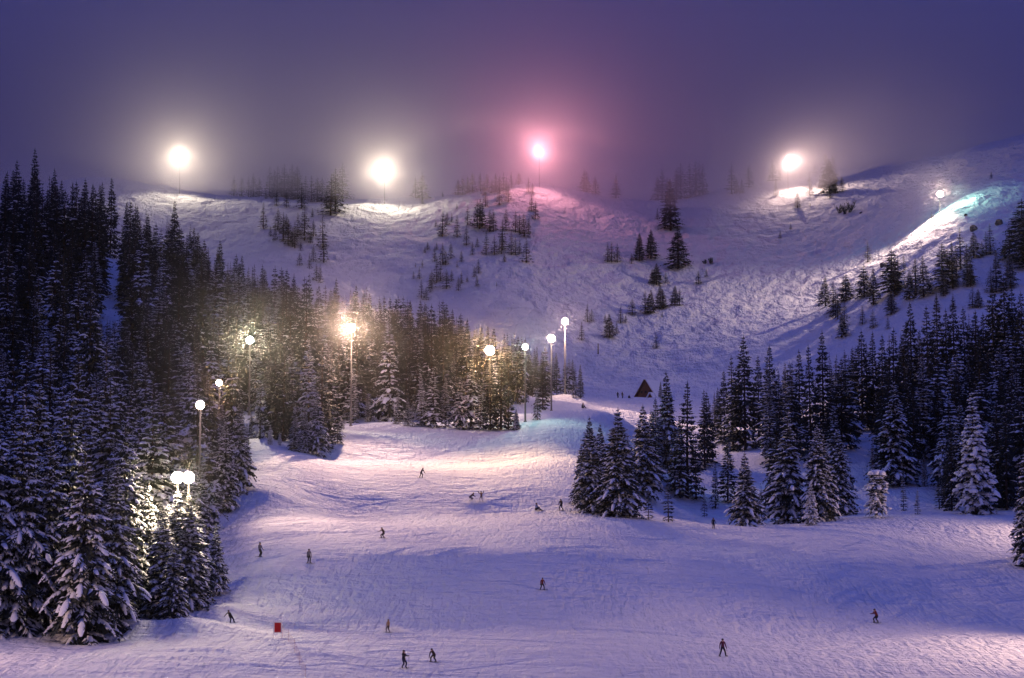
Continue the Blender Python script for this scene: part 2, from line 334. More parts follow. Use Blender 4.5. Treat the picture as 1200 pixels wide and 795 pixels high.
def conifer(seed, whorls=26, per=6, twigs=6, R=0.17, snow=0.6, lump=1.0, droop=0.5, gap=0.04, spine_seg=3, twig_snow=True, taper=0.9, round_top=False, lopsided=0.0, pillows=0.0):
    """one fir of height 1: whorled drooping boughs with side twigs (needles) and snow lying along boughs and twigs"""
    rg = random.Random(seed); NE = Tris(); SN = Tris()
    sidephi = rg.uniform(0, 2 * PI)
    for i in range(whorls):
        t = (i + rg.uniform(-0.3, 0.3)) / whorls; t = min(max(t, 0.0), 0.985)
        t = t ** 0.78
        z0 = gap + (0.975 - gap) * t
        if round_top: Lb = R * max(0.0, 1 - t ** 3) ** 0.5 * 0.9 + 0.05
        else: Lb = R * ((1 - t) ** taper) * (0.75 + 0.25 * min(1, t / 0.12)) + 0.010
        k = per if t < 0.8 else max(3, per - 2)
        ph0 = rg.uniform(0, 2 * PI)
        wl = rg.uniform(0.82, 1.12)
        for j in range(k):
            if rg.random() < 0.06: continue
            ph = ph0 + 2 * PI * j / k + rg.uniform(-0.35, 0.35)
            Ln = Lb * wl * rg.uniform(0.68, 1.2) * (1 + lopsided * math.cos(ph - sidephi))
            up = rg.uniform(0.05, 0.28) + 0.35 * t; dr = droop * rg.uniform(0.75, 1.3) * (1.15 - 0.6 * t)
            cx_, sy_ = math.cos(ph), math.sin(ph); tx, ty = -sy_, cx_
            zb = z0 + rg.uniform(-0.008, 0.008)
            def P(s, side=0.0, dz=0.0):
                return (cx_ * Ln * s + tx * side, sy_ * Ln * s + ty * side, zb + Ln * (up * s - dr * s * s) + dz)
            # spine ribbon
            wS = 0.055 * Ln + 0.0018
            seg = spine_seg; pts = []
            for q in range(seg + 1):
                s = q / seg; ww = wS * (1 - 0.75 * s)
                pts += [P(s, ww, -ww * 0.5), P(s, -ww, -ww * 0.5)]
            fs = []
            for q in range(seg):
                a = 2 * q; fs += [(a, a + 1, a + 3), (a, a + 3, a + 2)]
            NE.add(pts, fs)
            has_snow = rg.random() < snow + 0.15
            for q in range(twigs):
                s = 0.18 + 0.80 * (q + rg.uniform(0.1, 0.9)) / twigs
                tl = Ln * (0.46 * (1.08 - s)) * rg.uniform(0.7, 1.2) + 0.002
                for sd_ in (-1, 1):
                    b0 = P(s)
                    fw = 0.65 + rg.uniform(-0.15, 0.15)
                    ex = (b0[0] + tl * (cx_ * fw + sd_ * tx * 0.8), b0[1] + tl * (sy_ * fw + sd_ * ty * 0.8), b0[2] - tl * rg.uniform(0.25, 0.75))
                    wd = tl * 0.16 + 0.0019
                    m1 = (b0[0] * .5 + ex[0] * .5, b0[1] * .5 + ex[1] * .5, b0[2] * .5 + ex[2] * .5)
                    a1 = (m1[0] + cx_ * wd, m1[1] + sy_ * wd, m1[2] - wd * 0.25); a2 = (m1[0] - cx_ * wd, m1[1] - sy_ * wd, m1[2] - wd * 0.25)
                    hg = (m1[0] + (ex[0]-b0[0]) * .12, m1[1] + (ex[1]-b0[1]) * .12, m1[2] - wd * rg.uniform(1.6, 3.2))
                    NE.add([b0, a1, ex, a2, hg], [(0, 1, 2), (0, 2, 3), (0, 4, 2)])
                    if twig_snow and has_snow and rg.random() < snow:
                        w2 = wd * 0.85 * lump; hh = w2 * 0.9 + 0.0006
                        c0 = tuple(b0[x] * .85 + ex[x] * .15 for x in range(3)); c1 = tuple(b0[x] * .12 + ex[x] * .88 for x in range(3))
                        mm = tuple(c0[x] * .5 + c1[x] * .5 for x in range(3))
                        SN.add([(c0[0], c0[1], c0[2] + .0005), (mm[0] + cx_ * w2, mm[1] + sy_ * w2, mm[2]), (c1[0], c1[1], c1[2]), (mm[0] - cx_ * w2, mm[1] - sy_ * w2, mm[2]), (mm[0], mm[1], mm[2] + hh)],
                               [(0, 1, 4), (1, 2, 4), (2, 3, 4), (3, 0, 4)])
            if has_snow and rg.random() < snow + 0.3:
                # broken ridges of snow along the bough, each a rounded lump of its own width
                s0 = rg.uniform(0.10, 0.35); pieces = rg.choice((1, 2, 2, 3)) if spine_seg > 2 else 1
                for pc_ in range(pieces):
                    s1 = min(1.03, s0 + (rg.uniform(0.18, 0.42) if pieces > 1 else rg.uniform(0.45, 0.7))); sg = 3 if spine_seg > 2 else 2; pts = []; fs = []
                    sl = rg.uniform(-.3, .3) * 0.10 * Ln * (1 if pieces > 1 else 0)
                    for q in range(sg + 1):
                        s = s0 + (s1 - s0) * q / sg
                        ww = (Ln * 0.060 + 0.0013) * lump * (math.sin(PI * (0.12 + 0.76 * q / sg)) ** 0.7) * rg.uniform(0.75, 1.35)
                        pts += [P(s, sl + ww, -ww * 0.3), P(s, sl + ww * .6, ww * 0.5), P(s, sl - ww * .6, ww * 0.5), P(s, sl - ww, -ww * 0.3)]
                    for q in range(sg):
                        a = 4 * q
                        for e_ in range(3): fs += [(a + e_, a + e_ + 1, a + e_ + 5), (a + e_, a + e_ + 5, a + e_ + 4)]
                    a = 4 * sg; fs += [(0, 2, 1), (0, 3, 2), (a, a + 1, a + 2), (a, a + 2, a + 3)]
                    SN.add(pts, fs)
                    s0 = s1 + rg.uniform(0.02, 0.12)
                    if s0 > .92: break
            if pillows and rg.random() < pillows:
                for q in range(rg.choice((1, 2, 2))):
                    s = rg.uniform(0.45, 0.95); br = (Ln * 0.17 + 0.004) * rg.uniform(.7, 1.2)
                    add_blob(SN, P(s, rg.uniform(-.12, .12) * Ln, br * .12), br, br * .62, rg)
    # leader
    NE.add([(0.004, 0, .955), (-.002, .0035, .955), (-.002, -.0035, .955), (0, 0, 1.0)], [(0, 1, 3), (1, 2, 3), (2, 0, 3)])
    if round_top:
        for q in range(22):
            a = rg.uniform(0, 2 * PI); rr = rg.uniform(0, 0.6) * R; zz = 0.89 + 0.07 * (1 - (rr / R) ** 2) - .05
            add_blob(SN, (rr * math.cos(a), rr * math.sin(a), zz), R * 0.30, R * 0.30, rg)
    return (np.array(NE.v, np.float32), np.array(NE.f, np.int32)), (np.array(SN.v, np.float32).reshape(-1, 3), np.array(SN.f, np.int32).reshape(-1, 3))

def add_blob(T, c, r, h, rg):
    pts = [(c[0], c[1], c[2] + h)]; n = 8
    for k, (zr, rr) in enumerate([(0.6, 0.7), (0.0, 1.0), (-0.5, 0.7)]):
        for j in range(n):
            a = 2 * PI * j / n; q = rr * r * rg.uniform(0.85, 1.15)
            pts.append((c[0] + q * math.cos(a), c[1] + q * math.sin(a), c[2] + h * zr))
    fs = [(0, 1 + j, 1 + (j + 1) % n) for j in range(n)]
    for k in range(2):
        o = 1 + k * n
        for j in range(n): fs += [(o + j, o + n + j, o + n + (j + 1) % n), (o + j, o + n + (j + 1) % n, o + (j + 1) % n)]
    T.add(pts, fs)

def trunk_geo(r0=0.012):
    V = []; Fc = []
    for z, r in [(-0.06, r0 * 1.3), (0.02, r0), (0.5, r0 * .55), (0.97, r0 * .12)]:
        for j in range(6): V.append((r * math.cos(j * PI / 3), r * math.sin(j * PI / 3), z))
    for k in range(3):
        for j in range(6):
            a = k * 6 + j; b = k * 6 + (j + 1) % 6; Fc += [(a, b, b + 6), (a, b + 6, a + 6)]
    return np.array(V, np.float32), np.array(Fc, np.int32)

TV, TF = trunk_geo()
SPECIES = {}
def species(key, **kw):
    n, s = conifer(**kw)
    SPECIES[key] = dict(n=n, s=s, crown=npmesh('crown', n[0], n[1], [M['needle']]), snow=npmesh('snow_load', s[0], s[1], [M['snow']]) if len(s[0]) else None)
TRUNK = npmesh('trunk', TV, TF, [M['bark']])
# near, fully detailed
for k in range(3): species('near%d' % k, seed=100 + k, whorls=36, per=8, twigs=9, R=0.22 + 0.02 * k, snow=0.66, droop=0.62, lump=1.1, spine_seg=4)
species('heavy', seed=140, whorls=24, per=9, twigs=6, R=0.20, snow=0.9, droop=0.75, lump=1.5, spine_seg=4, pillows=.75)
species('roundtop', seed=141, whorls=18, per=9, twigs=5, R=0.225, snow=0.9, droop=0.7, lump=1.4, round_top=True, pillows=.6)
species('sapling', seed=142, whorls=18, per=7, twigs=5, R=0.17, snow=0.75, droop=0.5, lump=1.5)
species('sparse', seed=143, whorls=15, per=5, twigs=6, R=0.17, snow=0.25, droop=0.5, lump=0.8)
species('lit', seed=144, whorls=27, per=7, twigs=6, R=0.15, snow=0.85, droop=0.5, lump=1.4)
# middle distance
for k in range(8): species('mid%d' % k, seed=200 + k, whorls=[34, 24, 30, 22, 36, 26, 20, 31][k], per=7, twigs=[4, 5, 4, 5, 4, 4, 5, 4][k], R=[.16, .20, .15, .22, .17, .19, .23, .14][k], snow=[.33, .6, .5, .28, .7, .45, .6, .2][k], droop=[.5, .65, .55, .75, .5, .6, .85, .4][k], lump=[1.1, 1.7, 1.2, 1.6, 1.0, 1.5, 1.9, 1.1][k], spine_seg=2, lopsided=0.12 * (k % 3), taper=[.9, .8, 1.05, .75, .9, 1.0, .8, .95][k])
for k in range(4): species('dark%d' % k, seed=260 + k, whorls=34, per=7, twigs=4, R=0.15 + 0.016 * k, snow=0.14, droop=0.45, lump=0.95, spine_seg=2, lopsided=0.1)
# far
for k in range(5): species('far%d' % k, seed=300 + k, whorls=20, per=6, twigs=2, R=0.15 + 0.02 * k, snow=0.2, droop=0.45, lump=1.0, spine_seg=1, twig_snow=False)
for k in range(2): species('frost%d' % k, seed=330 + k, whorls=17, per=6, twigs=3, R=0.15 + 0.02 * k, snow=0.95, droop=0.45, lump=1.7, spine_seg=1)

TREES = []   # dict(x,y,z,h,wf,sp,rz,zone,lab,tilt)
def T(c, top, base=None, d=None, sp='mid', zone='', lab=None, wf=1.0, tilt=0.0, dz=0.0, grp=None, hmax=None):
    if d is None: d = find_d(c, base)
    p = px(c, top, d); z = zt(p.x, d)
    h = p.z - z
    if h < 0.4: h = 0.4
    if hmax and h > hmax: h = hmax
    n = len([k for k in SPECIES if k.startswith(sp) and k[len(sp):].isdigit()])
    key = sp if n == 0 else sp + str(RNG.randint(n))
    TREES.append(dict(x=p.x, y=d, z=z + dz, h=h, wf=wf, sp=key, rz=RNG.uniform(0, 2 * PI), zone=zone, lab=lab, tilt=tilt, grp=grp, hand=True))

def fam(listing, ox, oy, s, sp, zone, wf=1.0, dd=None):
    for x, t_, b in listing:
        c = ox + x / s; tp = oy + t_ / s; bs = oy + b / s
        T(c, tp, bs, sp=sp, zone=zone, wf=wf * 1.75 * RNG.uniform(0.85, 1.2))

ZH1 = 'snow slope below the left ridge lamps'; ZH2 = 'middle hillside below the pink lamp'; ZH3 = 'open bowl'; ZH4 = 'steep slope at right'
# hillside copses read off the photo (crop coordinates)
fam([(172,250,390),(208,375,430),(232,380,450),(247,280,395),(275,300,450),(300,335,470),(335,350,490),(350,300,430),(385,280,450),(365,450,505),(425,280,330),(430,340,430),(415,400,465),(478,310,490),(485,400,565),(430,470,560),(410,510,600),(360,510,580),(445,570,660),(465,570,670),(453,280,300),(290,310,420),(322,380,480)], 270, 180, 4.417, 'far', ZH1)
fam([(120,100,215),(95,110,190),(205,60,165),(245,60,190),(280,50,170),(320,50,200),(350,60,180),(240,190,270),(290,180,280),(370,150,285),(185,180,235),(215,180,235),(420,110,250),(450,120,250),(475,120,250),(520,100,320),(545,70,300),(580,40,225),(265,120,215),(300,110,205),(335,120,210),(150,120,205),(390,110,240),(500,160,290),(228,80,175),(60,110,175),(20,110,165)], 270, 180, 4.417, 'far', 'fog line below the left ridge lamps')
fam([(215,290,430),(238,300,370),(262,305,355),(290,315,435),(345,260,370),(338,370,475),(180,340,380),(407,230,390),(437,180,275),(460,290,405),(477,285,405),(525,340,500),(543,285,400),(592,295,408),(613,310,410),(637,310,430),(660,330,415),(440,400,525),(483,420,525),(570,400,525),(592,430,525),(614,435,520),(648,435,565),(520,400,520),(535,515,562),(370,455,525),(395,430,485),(400,545,620),(380,580,640),(393,630,688),(495,660,688),(258,455,545),(312,500,560),(290,550,590),(215,460,575),(232,500,578),(185,455,500),(175,475,560),(185,540,670),(235,595,700),(262,600,660),(312,605,675),(298,635,710),(342,635,665),(138,455,500),(123,480,515),(110,545,590),(75,565,590),(65,605,650),(95,580,650),(160,600,700),(105,650,750),(130,690,760),(675,205,300),(695,240,340),(290,255,290),(208,370,430),(420,250,385),(395,235,375),(150,620,720),(205,560,660)], 470, 180, 4.417, 'far', ZH2)
fam([(508,170,268),(555,150,250),(320,110,215),(370,90,200),(410,95,195),(445,100,190),(490,95,195),(530,90,190),(570,95,180),(610,90,160),(660,120,200),(680,150,210),(110,95,235),(75,120,230),(110,215,262),(215,190,225),(295,130,215),(345,110,205),(430,140,215),(470,130,205),(510,110,200),(545,120,215)], 470, 180, 4.417, 'far', 'fogged ridge near the pink lamp')
fam([(265,100,250),(490,140,305),(815,100,320),(785,160,310),(850,160,310),(945,60,250),(915,100,260),(1010,60,210),(1050,40,200),(1100,60,190)], 640, 180, 6, 'frost', 'fogged ridge right of the pink lamp', wf=1.1)
fam([(285,120,270),(345,150,265),(872,170,540),(782,380,465),(1075,50,195)], 640, 180, 6, 'dark', 'fogged ridge right of the pink lamp', wf=1.1)
fam([(433,-40,105),(460,-35,105),(500,-30,105),(655,-105,95),(735,-130,80),(925,-155,150),(600,40,115),(745,145,255),(775,110,262),(840,170,250),(1070,160,258),(1125,145,210),(905,265,410),(937,285,412),(800,260,432),(820,290,430),(695,300,465),(735,295,465),(605,355,475),(815,450,492),(523,415,532),(560,470,528),(495,520,600),(445,465,635),(415,465,530),(290,390,525),(320,430,520),(250,520,655),(772,590,710),(780,670,712)], 640, 290, 6, 'dark', ZH3, wf=1.15)
fam([(210,170,385),(245,270,380),(325,170,340),(280,280,380),(485,150,275),(530,200,270)], 820, 160, 5.68, 'frost', 'knoll under the white ridge lamp')
fam([(505,290,395),(730,235,390),(735,440,465),(648,355,475),(800,290,350),(840,90,330),(865,280,410),(885,110,300),(900,240,380),(945,255,370),(765,170,230),(605,575,620),(535,620,680),(825,200,345),(860,150,380)], 820, 160, 5.68, 'dark', 'knoll under the white ridge lamp')
fam([(435,135,270),(152,355,565),(205,400,615),(235,500,650),(290,345,530),(410,285,505),(470,305,555),(590,180,480),(635,215,460),(675,215,330),(590,450,620),(280,530,700),(262,600,770),(400,555,685),(470,580,710),(715,320,515),(750,240,470),(570,620,715),(220,450,640),(610,250,500)], 940, 260, 5.68, 'mid', ZH4, wf=1.1)
fam([(140,300,360),(448,90,130),(55,540,740),(95,525,745),(20,600,755),(190,460,700),(200,600,740),(245,455,700),(285,380,600),(320,465,690),(340,560,690),(355,400,540),(400,450,530),(440,360,520),(540,350,545),(600,230,560),(470,500,720),(445,580,720),(545,510,700),(165,715,810),(250,720,810),(350,690,800),(380,700,800),(618,300,600),(420,400,525),(220,480,690),(265,470,640)], 1060, 180, 4.417, 'mid', ZH4, wf=1.1)

# right-hand stand around the gully
ZR = 'stand of firs between the piste and the gully'
for c, tp, b, sp, wf in [(691,487,601,'near',.9),(703,495,598,'near',.8),(681,520,592,'near',.8),(724,476,605,'near',.95),(735,510,573,'near',.9),(753,472,580,'near',.95),(763,480,570,'mid',1.1),(742,535,572,'mid',1),
                      (782,432,550,'near',.7),(768,465,545,'mid',1),(804,445,583,'mid',1.2),(796,490,583,'mid',1.2),(825,455,548,'mid',1),(760,571,609,'sparse',1.1),(783,562,612,'sparse',1.2),(825,575,606,'sparse',1),(815,505,585,'mid',1),(790,500,575,'mid',1.1)]:
    T(c, tp, b, sp=sp, zone=ZR, wf=wf * 1.2)
ZF = 'front row of the right forest'
for c, tp, b, sp, wf in [(852,510,589,'mid',1.15),(873,528,617,'near',1),(921,478,614,'near',.85),(911,490,600,'mid',1),(950,565,616,'heavy',1.1),(955,495,612,'near',.8),(966,505,610,'near',.8),(980,500,605,'near',.8),(989,515,603,'mid',1),
                      (892,568,615,'sapling',1.2),(908,570,613,'sapling',1.1),(838,540,596,'mid',.9),(1027,549,607,'roundtop',1.0),(1022,515,575,'mid',1),(1058,553,599,'sapling',.8),(1075,571,603,'sapling',1.0),(1140,455,603,'heavy',1.0),
                      (1173,485,592,'mid',1.2),(1194,458,592,'mid',1.2),(1100,560,597,'sparse',1.5),(1108,555,595,'sparse',1.4),(1125,470,590,'mid',1.1),(1098,508,570,'mid',.9),(1083,530,570,'mid',.9),(1046,445,568,'near',.9),(1035,490,565,'mid',1),(1112,465,575,'mid',1.1),(1160,500,585,'mid',1.1),(1205,470,590,'near',.9)]:
    T(c, tp, b, sp=sp, zone=ZF, wf=wf * (1.2 if sp in ('near', 'mid') else 1.05), lab=None)
T(1205, 505, 664, sp='near', zone=ZF, wf=.9); T(1191, 590, 655, sp='sapling', zone=ZF, wf=1.3); T(1226, 480, 668, sp='near', zone=ZF)
T(774, 447, d=562, sp='mid', zone=ZR, wf=1.3); T(779, 455, d=555, sp='dark', zone=ZR, wf=1.2)
ZB = 'right forest'
for c, tp, b, sp in [(872,391,528,'dark'),(848,433,520,'dark'),(858,415,528,'mid'),(828,458,543,'dark'),(902,402,535,'mid'),(888,415,520,'dark'),(927,425,540,'mid'),(936,408,530,'dark'),(949,402,545,'mid'),(963,385,520,'dark'),(991,412,518,'mid'),(979,420,515,'mid'),
                     (1009,385,505,'dark'),(1022,387,500,'dark'),(1044,383,520,'dark'),(1067,352,485,'dark'),(1087,356,490,'dark'),(1097,345,480,'dark'),(1117,347,490,'dark'),(1130,358,480,'dark'),(1057,385,490,'dark'),(1077,385,485,'mid'),(1107,360,485,'dark'),(1141,362,490,'dark'),(1162,330,470,'dark'),(1175,322,470,'dark'),(1185,335,470,'dark'),(1197,340,480,'dark'),(1152,365,485,'dark'),(1015,400,500,'mid'),(1032,390,505,'dark')]:
    T(c, tp, b, sp=sp, zone=ZB, wf=1.1)

# left foreground and pole-side trees
ZL = 'left foreground firs'
for c, tp, b, sp, wf in [(104,508,753,'near',.95),(150,478,722,'near',.8),(192,592,722,'near',1.25),(228,588,708,'near',1.15),(173,560,716,'near',.95),(28,470,738,'near',.85),(62,495,735,'near',.8),(-8,440,742,'near',.85),(136,540,735,'near',.9),(255,610,697,'near',.9),(205,600,700,'near',1.1),(85,450,720,'near',.75)]:
    T(c, tp, b, sp=sp, zone=ZL, wf=wf)
T(208, 572, d=222.8, sp='near', zone=ZL, wf=1.1); T(222, 573, d=222.2, sp='near', zone=ZL, wf=1.1); T(231, 586, d=228, sp='near', zone=ZL, wf=1.0); T(197, 588, d=225, sp='near', zone=ZL, wf=1.1)
for c, tp, d_ in [(205,233,566),(41,172,590),(131,207,578),(100,208,585),(64,196,590),(159,240,575),(120,212,580),(20,186,592),(232,276,560),(258,280,555),(172,247,572)]: T(c, tp, d=d_, sp='dark', zone='skyline of the left forest', wf=.95)
ZP = 'forest edge by the floodlight poles'
for c, tp, b, sp, wf in [(264,490,598,'near',1),(281,470,575,'near',.9),(290,495,552,'mid',1.1),(305,498,515,'mid',1.3),(317,497,521,'heavy',1),(328,505,522,'heavy',.9),(346,485,529,'near',1.2),(358,480,531,'near',1),(372,455,534,'near',.9),(385,465,528,'dark',1.2),
                      (363,392,515,'lit',1),(378,398,512,'sparse',1.2),(403,383,503,'lit',1.0),(340,410,500,'mid',1),(388,410,508,'mid',1.1),(420,468,499,'sparse',1.5),(396,475,520,'mid',1.2),(434,465,494,'mid',1.2),
                      (447,440,492,'mid',1.1),(457,450,494,'mid',1.2),(466,455,497,'mid',1.1),(478,465,499,'mid',1.3),(494,437,499,'lit',1.1),(484,470,500,'sapling',1.3),(508,430,501,'mid',1.2),(522,440,501,'mid',1.2),(540,440,503,'near',1),(552,430,503,'mid',1.2),(563,450,504,'mid',1.3),(575,425,504,'dark',1.3),(596,382,504,'dark',1.5),(605,420,504,'near',1.1),(587,410,504,'dark',1.3),
                      (546,372,490,'dark',1),(518,350,480,'dark',1),(506,355,480,'dark',1),(630,405,492,'mid',1),(640,425,490,'mid',1.2),(650,418,488,'mid',1.1),(624,430,492,'mid',1.1),(636,410,480,'dark',1),(666,418,466,'mid',1.1),(680,426,467,'dark',1),(672,430,466,'mid',.9),(660,412,470,'dark',1)]:
    T(c, tp, b, sp=sp, zone=ZP, wf=wf)

POLE_COLS = [(293,402,482),(412,398,499),(235,295,542),(257,352,470),(215,226,571),(574,394,430),(615.5,401,503),(646,447,491),(662,500,466)]
def clear_pole(t):
    rt, ct = row_of(t['x'], t['y'], t['z'] + t['h']); r0, c0 = row_of(t['x'], t['y'], t['z'])
    for pc_, pd, pr in POLE_COLS:
        hw = 0.17 * t['wf'] * (r0 - rt) * 0.8 + 7
        if t['y'] < pd + 2.5 and abs(ct - pc_) < hw:
            # highest top that keeps the crown clear of the pole's visible part
            lim = pr - max(0.0, (abs(ct - pc_) - 6)) / (0.17 * t['wf'])
            if rt < lim:
                t['h'] = t['h'] * max(0.0, r0 - lim) / max(1e-3, r0 - rt); rt = lim
    return t['h'] > 2.2
TREES[:] = [t for t in TREES if t['zone'].startswith(('fog', 'snow slope', 'middle', 'open', 'steep', 'knoll')) or clear_pole(t)]
# forest fill, by spacing in the world
def edge_col(d):
    return float(np.interp(d, [205,240,265,290,330,352,368,382,395,404,412,440,470,500,530,560], [215,235,245,262,285,298,350,372,380,420,470,600,625,650,670,680]))
def treeline(c):
    return float(np.interp(c, [-60,0,30,60,100,130,160,190,215,245,290,330,370,400,450,490,520,560,600,640,690], [195,205,185,205,212,212,238,262,250,285,300,312,318,325,342,348,352,378,388,405,430]))
grid = {}
def spaced(x, y, r):
    gx, gy = int(x // 8), int(y // 8)
    for i in range(gx - 1, gx + 2):
        for j in range(gy - 1, gy + 2):
            for (a, b) in grid.get((i, j), ()):
                if (a - x) ** 2 + (b - y) ** 2 < r * r: return False
    grid.setdefault((gx, gy), []).append((x, y)); return True
for t_ in TREES: grid.setdefault((int(t_['x'] // 8), int(t_['y'] // 8)), []).append((t_['x'], t_['y']))
LAMP_GAPS = []   # filled clearings: (x, y, r)
CLEAR_ = [(px(215, 560, 240), 5.0)]
cand = 0
for _ in range(19000):
    d = RNG.uniform(212, 600); c = RNG.uniform(-190, 690)
    if c > edge_col(d) - 6: continue
    x = (c - CX) / F * d * 1.01
    if vnoise(x / 15, d / 22, 77) > .27 and RNG.rand() < .75: continue
    if not spaced(x, d, 4.2 if d > 300 else 4.8): continue
    z = zt(x, d)
    r0, c0 = row_of(x, d, z)
    if 118 < c0 < 142 and 300 < r0 < 385 and d > 430: continue
    h = RNG.uniform(13, 24) * (0.85 if RNG.rand() < 0.3 else 1.0)
    if r0 < 360 and c0 < 260: h = RNG.uniform(20, 31)
    if RNG.rand() < 0.2: h *= RNG.uniform(.35, .7)
    elif RNG.rand() < .15: h *= 1.3
    rt, ct = row_of(x, d, z + h)
    lim = treeline(ct)
    if rt < lim + 4:
        hm = h * (r0 - lim - 34 * RNG.rand() ** 1.6) / max(1e-3, r0 - rt)
        if hm < 6: continue
        h = hm
    if 112 < ct < 150 and rt < 374 and r0 > 374: h *= (r0 - 374) / (r0 - rt)
    if h < 3: continue
    up = z + h > 35
    sp = ('near' if d < 285 else ('dark' if (up and RNG.rand() < .6) else 'mid'))
    n = len([k for k in SPECIES if k.startswith(sp) and k[len(sp):].isdigit()])
    TREES.append(dict(x=x, y=d, z=z, h=h, wf=RNG.uniform(.85, 1.25), sp=sp + str(RNG.randint(n)), rz=RNG.uniform(0, 6.28), zone='left forest', lab=None, tilt=0, grp=None, hand=False)); cand += 1
    if not clear_pole(TREES[-1]): TREES.pop()
def rline(c): return float(np.interp(c, [820,850,900,950,1000,1050,1100,1150,1200,1260], [470,440,425,415,400,385,365,360,345,340]))
for _ in range(11500):
    c = RNG.uniform(835, 1370); d = RNG.uniform(345, 545)
    x = (c - CX) / F * d * 1.01; z = zt(x, d); r0, c0 = row_of(x, d, z)
    if c0 < 1000 and r0 > 545: continue
    if c0 < 900 and r0 > 520: continue
    if 990 < c0 < 1032 and r0 > 500: continue
    if 1030 < c0 < 1105 and r0 > 568: continue
    if c0 > 1180 and d < 352: continue
    if r0 < 395 + (1250 - c0) * 0.22: continue
    if not spaced(x, d, 3.9): continue
    h = RNG.uniform(12, 22)
    if RNG.rand() < 0.15: h *= 0.5
    rt, ct = row_of(x, d, z + h); lim = rline(ct)
    if rt < lim + 3:
        hm = h * (r0 - lim - RNG.uniform(2, 25)) / max(1e-3, r0 - rt)
        if hm < 6: continue
        h = hm
    sp = 'mid' if RNG.rand() < .55 else 'dark'
    n = len([k for k in SPECIES if k.startswith(sp) and k[len(sp):].isdigit()])
    TREES.append(dict(x=x, y=d, z=z, h=h, wf=RNG.uniform(.85, 1.25), sp=sp + str(RNG.randint(n)), rz=RNG.uniform(0, 6.28), zone='right forest', lab=None, tilt=0, grp=None, hand=False))

# how much of each tree shows (terrain and nearer trees hide it): a small depth buffer
BW, BH = 600, 398
zb = np.full((BH, BW), 1e9); ib = np.full((BH, BW), -1)
tt = GY[::3, ::2]; tr_, tc_ = (CY - F * ((-math.sin(TH) * GY + math.cos(TH) * GZ) / (math.cos(TH) * GY + math.sin(TH) * GZ))), (CX + F * GX / (math.cos(TH) * GY + math.sin(TH) * GZ))
order = np.argsort([t['y'] for t in TREES])
# terrain depth per column by sweeping outward
colmin = np.full(BW, 1e9); tdep = np.full((BH, BW), 1e9)
for i in range(29, nr):
    rr = np.interp(np.arange(BW) * 2 + 1, tc_[i], tr_[i]) / 2
    nw = np.minimum(colmin, rr)
    for b in np.where(nw < colmin - 0.01)[0]:
        hi = int(min(BH, max(0, colmin[b]))); lo = int(max(0, nw[b]))
        if hi > lo: tdep[lo:hi, b] = GY[i, 0]
    colmin = nw
for i in order:
    t = TREES[i]; r1, c1 = row_of(t['x'], t['y'], t['z']); r2, c2 = row_of(t['x'], t['y'], t['z'] + t['h'])
    wpx = 0.16 * t['h'] * t['wf'] * F / t['y'] / 2; r1 /= 2; r2 /= 2; cc = c1 / 2; cnt = 0
    for r in range(max(0, int(r2)), min(BH, int(r1) + 1)):
        hw = wpx * min(1, 1.15 * (r - r2 + 0.5) / max(1, r1 - r2))
        a = max(0, int(round(cc - hw))); b = min(BW, int(round(cc + hw)) + 1)
        if b <= a: continue
        m = (ib[r, a:b] < 0) & (tdep[r, a:b] > t['y'] - 4)
        cnt += int(m.sum()); ib[r, a:b][m] = i
    t['vis'] = cnt
vis = sorted([t for t in TREES if t['vis'] >= 3], key=lambda t: -t['vis'])
IND = vis[:300]; REST = vis[300:] + [t for t in TREES if t['vis'] < 3 and t['hand'] and abs((row_of(t['x'], t['y'], t['z'])[1]) - 600) < 640]
REST += [t for t in TREES if t['vis'] < 3 and not t['hand'] and abs(row_of(t['x'], t['y'], t['z'])[1] - 600) > 615]
print('trees', len(TREES), 'visible', len(vis), 'individual', len(IND), 'mass', len(REST), 'smallest', IND[-1]['vis'])

# ------------------------------------------------------------------ floodlights
HOUSE_M = {}
def glow_mat(name, colr, strength):
    m = bpy.data.materials.new(name); m.use_nodes = True; t = m.node_tree; t.nodes.clear()
    e_ = t.nodes.new('ShaderNodeEmission'); o_ = t.nodes.new('ShaderNodeOutputMaterial')
    e_.inputs[0].default_value = (*colr, 1); e_.inputs[1].default_value = strength
    t.links.new(e_.outputs[0], o_.inputs[0]); m.cycles.emission_sampling = 'NONE'
    return m
def box_arr(x0, x1, y0, y1, z0, z1):
    V = [(x0,y0,z0),(x1,y0,z0),(x1,y1,z0),(x0,y1,z0),(x0,y0,z1),(x1,y0,z1),(x1,y1,z1),(x0,y1,z1)]
    return V, [(0,3,2,1),(4,5,6,7),(0,1,5,4),(1,2,6,5),(2,3,7,6),(3,0,4,7)]
def multi(parts):
    V = []; Fc = []
    for v, f in parts:
        k = len(V); V += list(v); Fc += [tuple(a + k for a in g) for g in f]
    return V, Fc
def tube(p0, p1, r0, r1, n=10):
    p0 = Vector(p0); p1 = Vector(p1); ax = (p1 - p0).normalized()
    a = ax.orthogonal().normalized(); b = ax.cross(a); V = []
    for p, r in ((p0, r0), (p1, r1)):
        for j in range(n): V.append(tuple(p + (a * math.cos(2*PI*j/n) + b * math.sin(2*PI*j/n)) * r))
    Fc = [(j, (j+1) % n, n + (j+1) % n, n + j) for j in range(n)] + [tuple(range(n-1, -1, -1)), tuple(range(n, 2*n))]
    return V, Fc
def part(name, geo, mats, parent, loc=(0,0,0), smooth=False):
    V, Fc = geo
    o = link(bpy.data.objects.new(name, npmesh(name, V, Fc, mats, smooth=smooth)), parent); o.location = loc
    return o

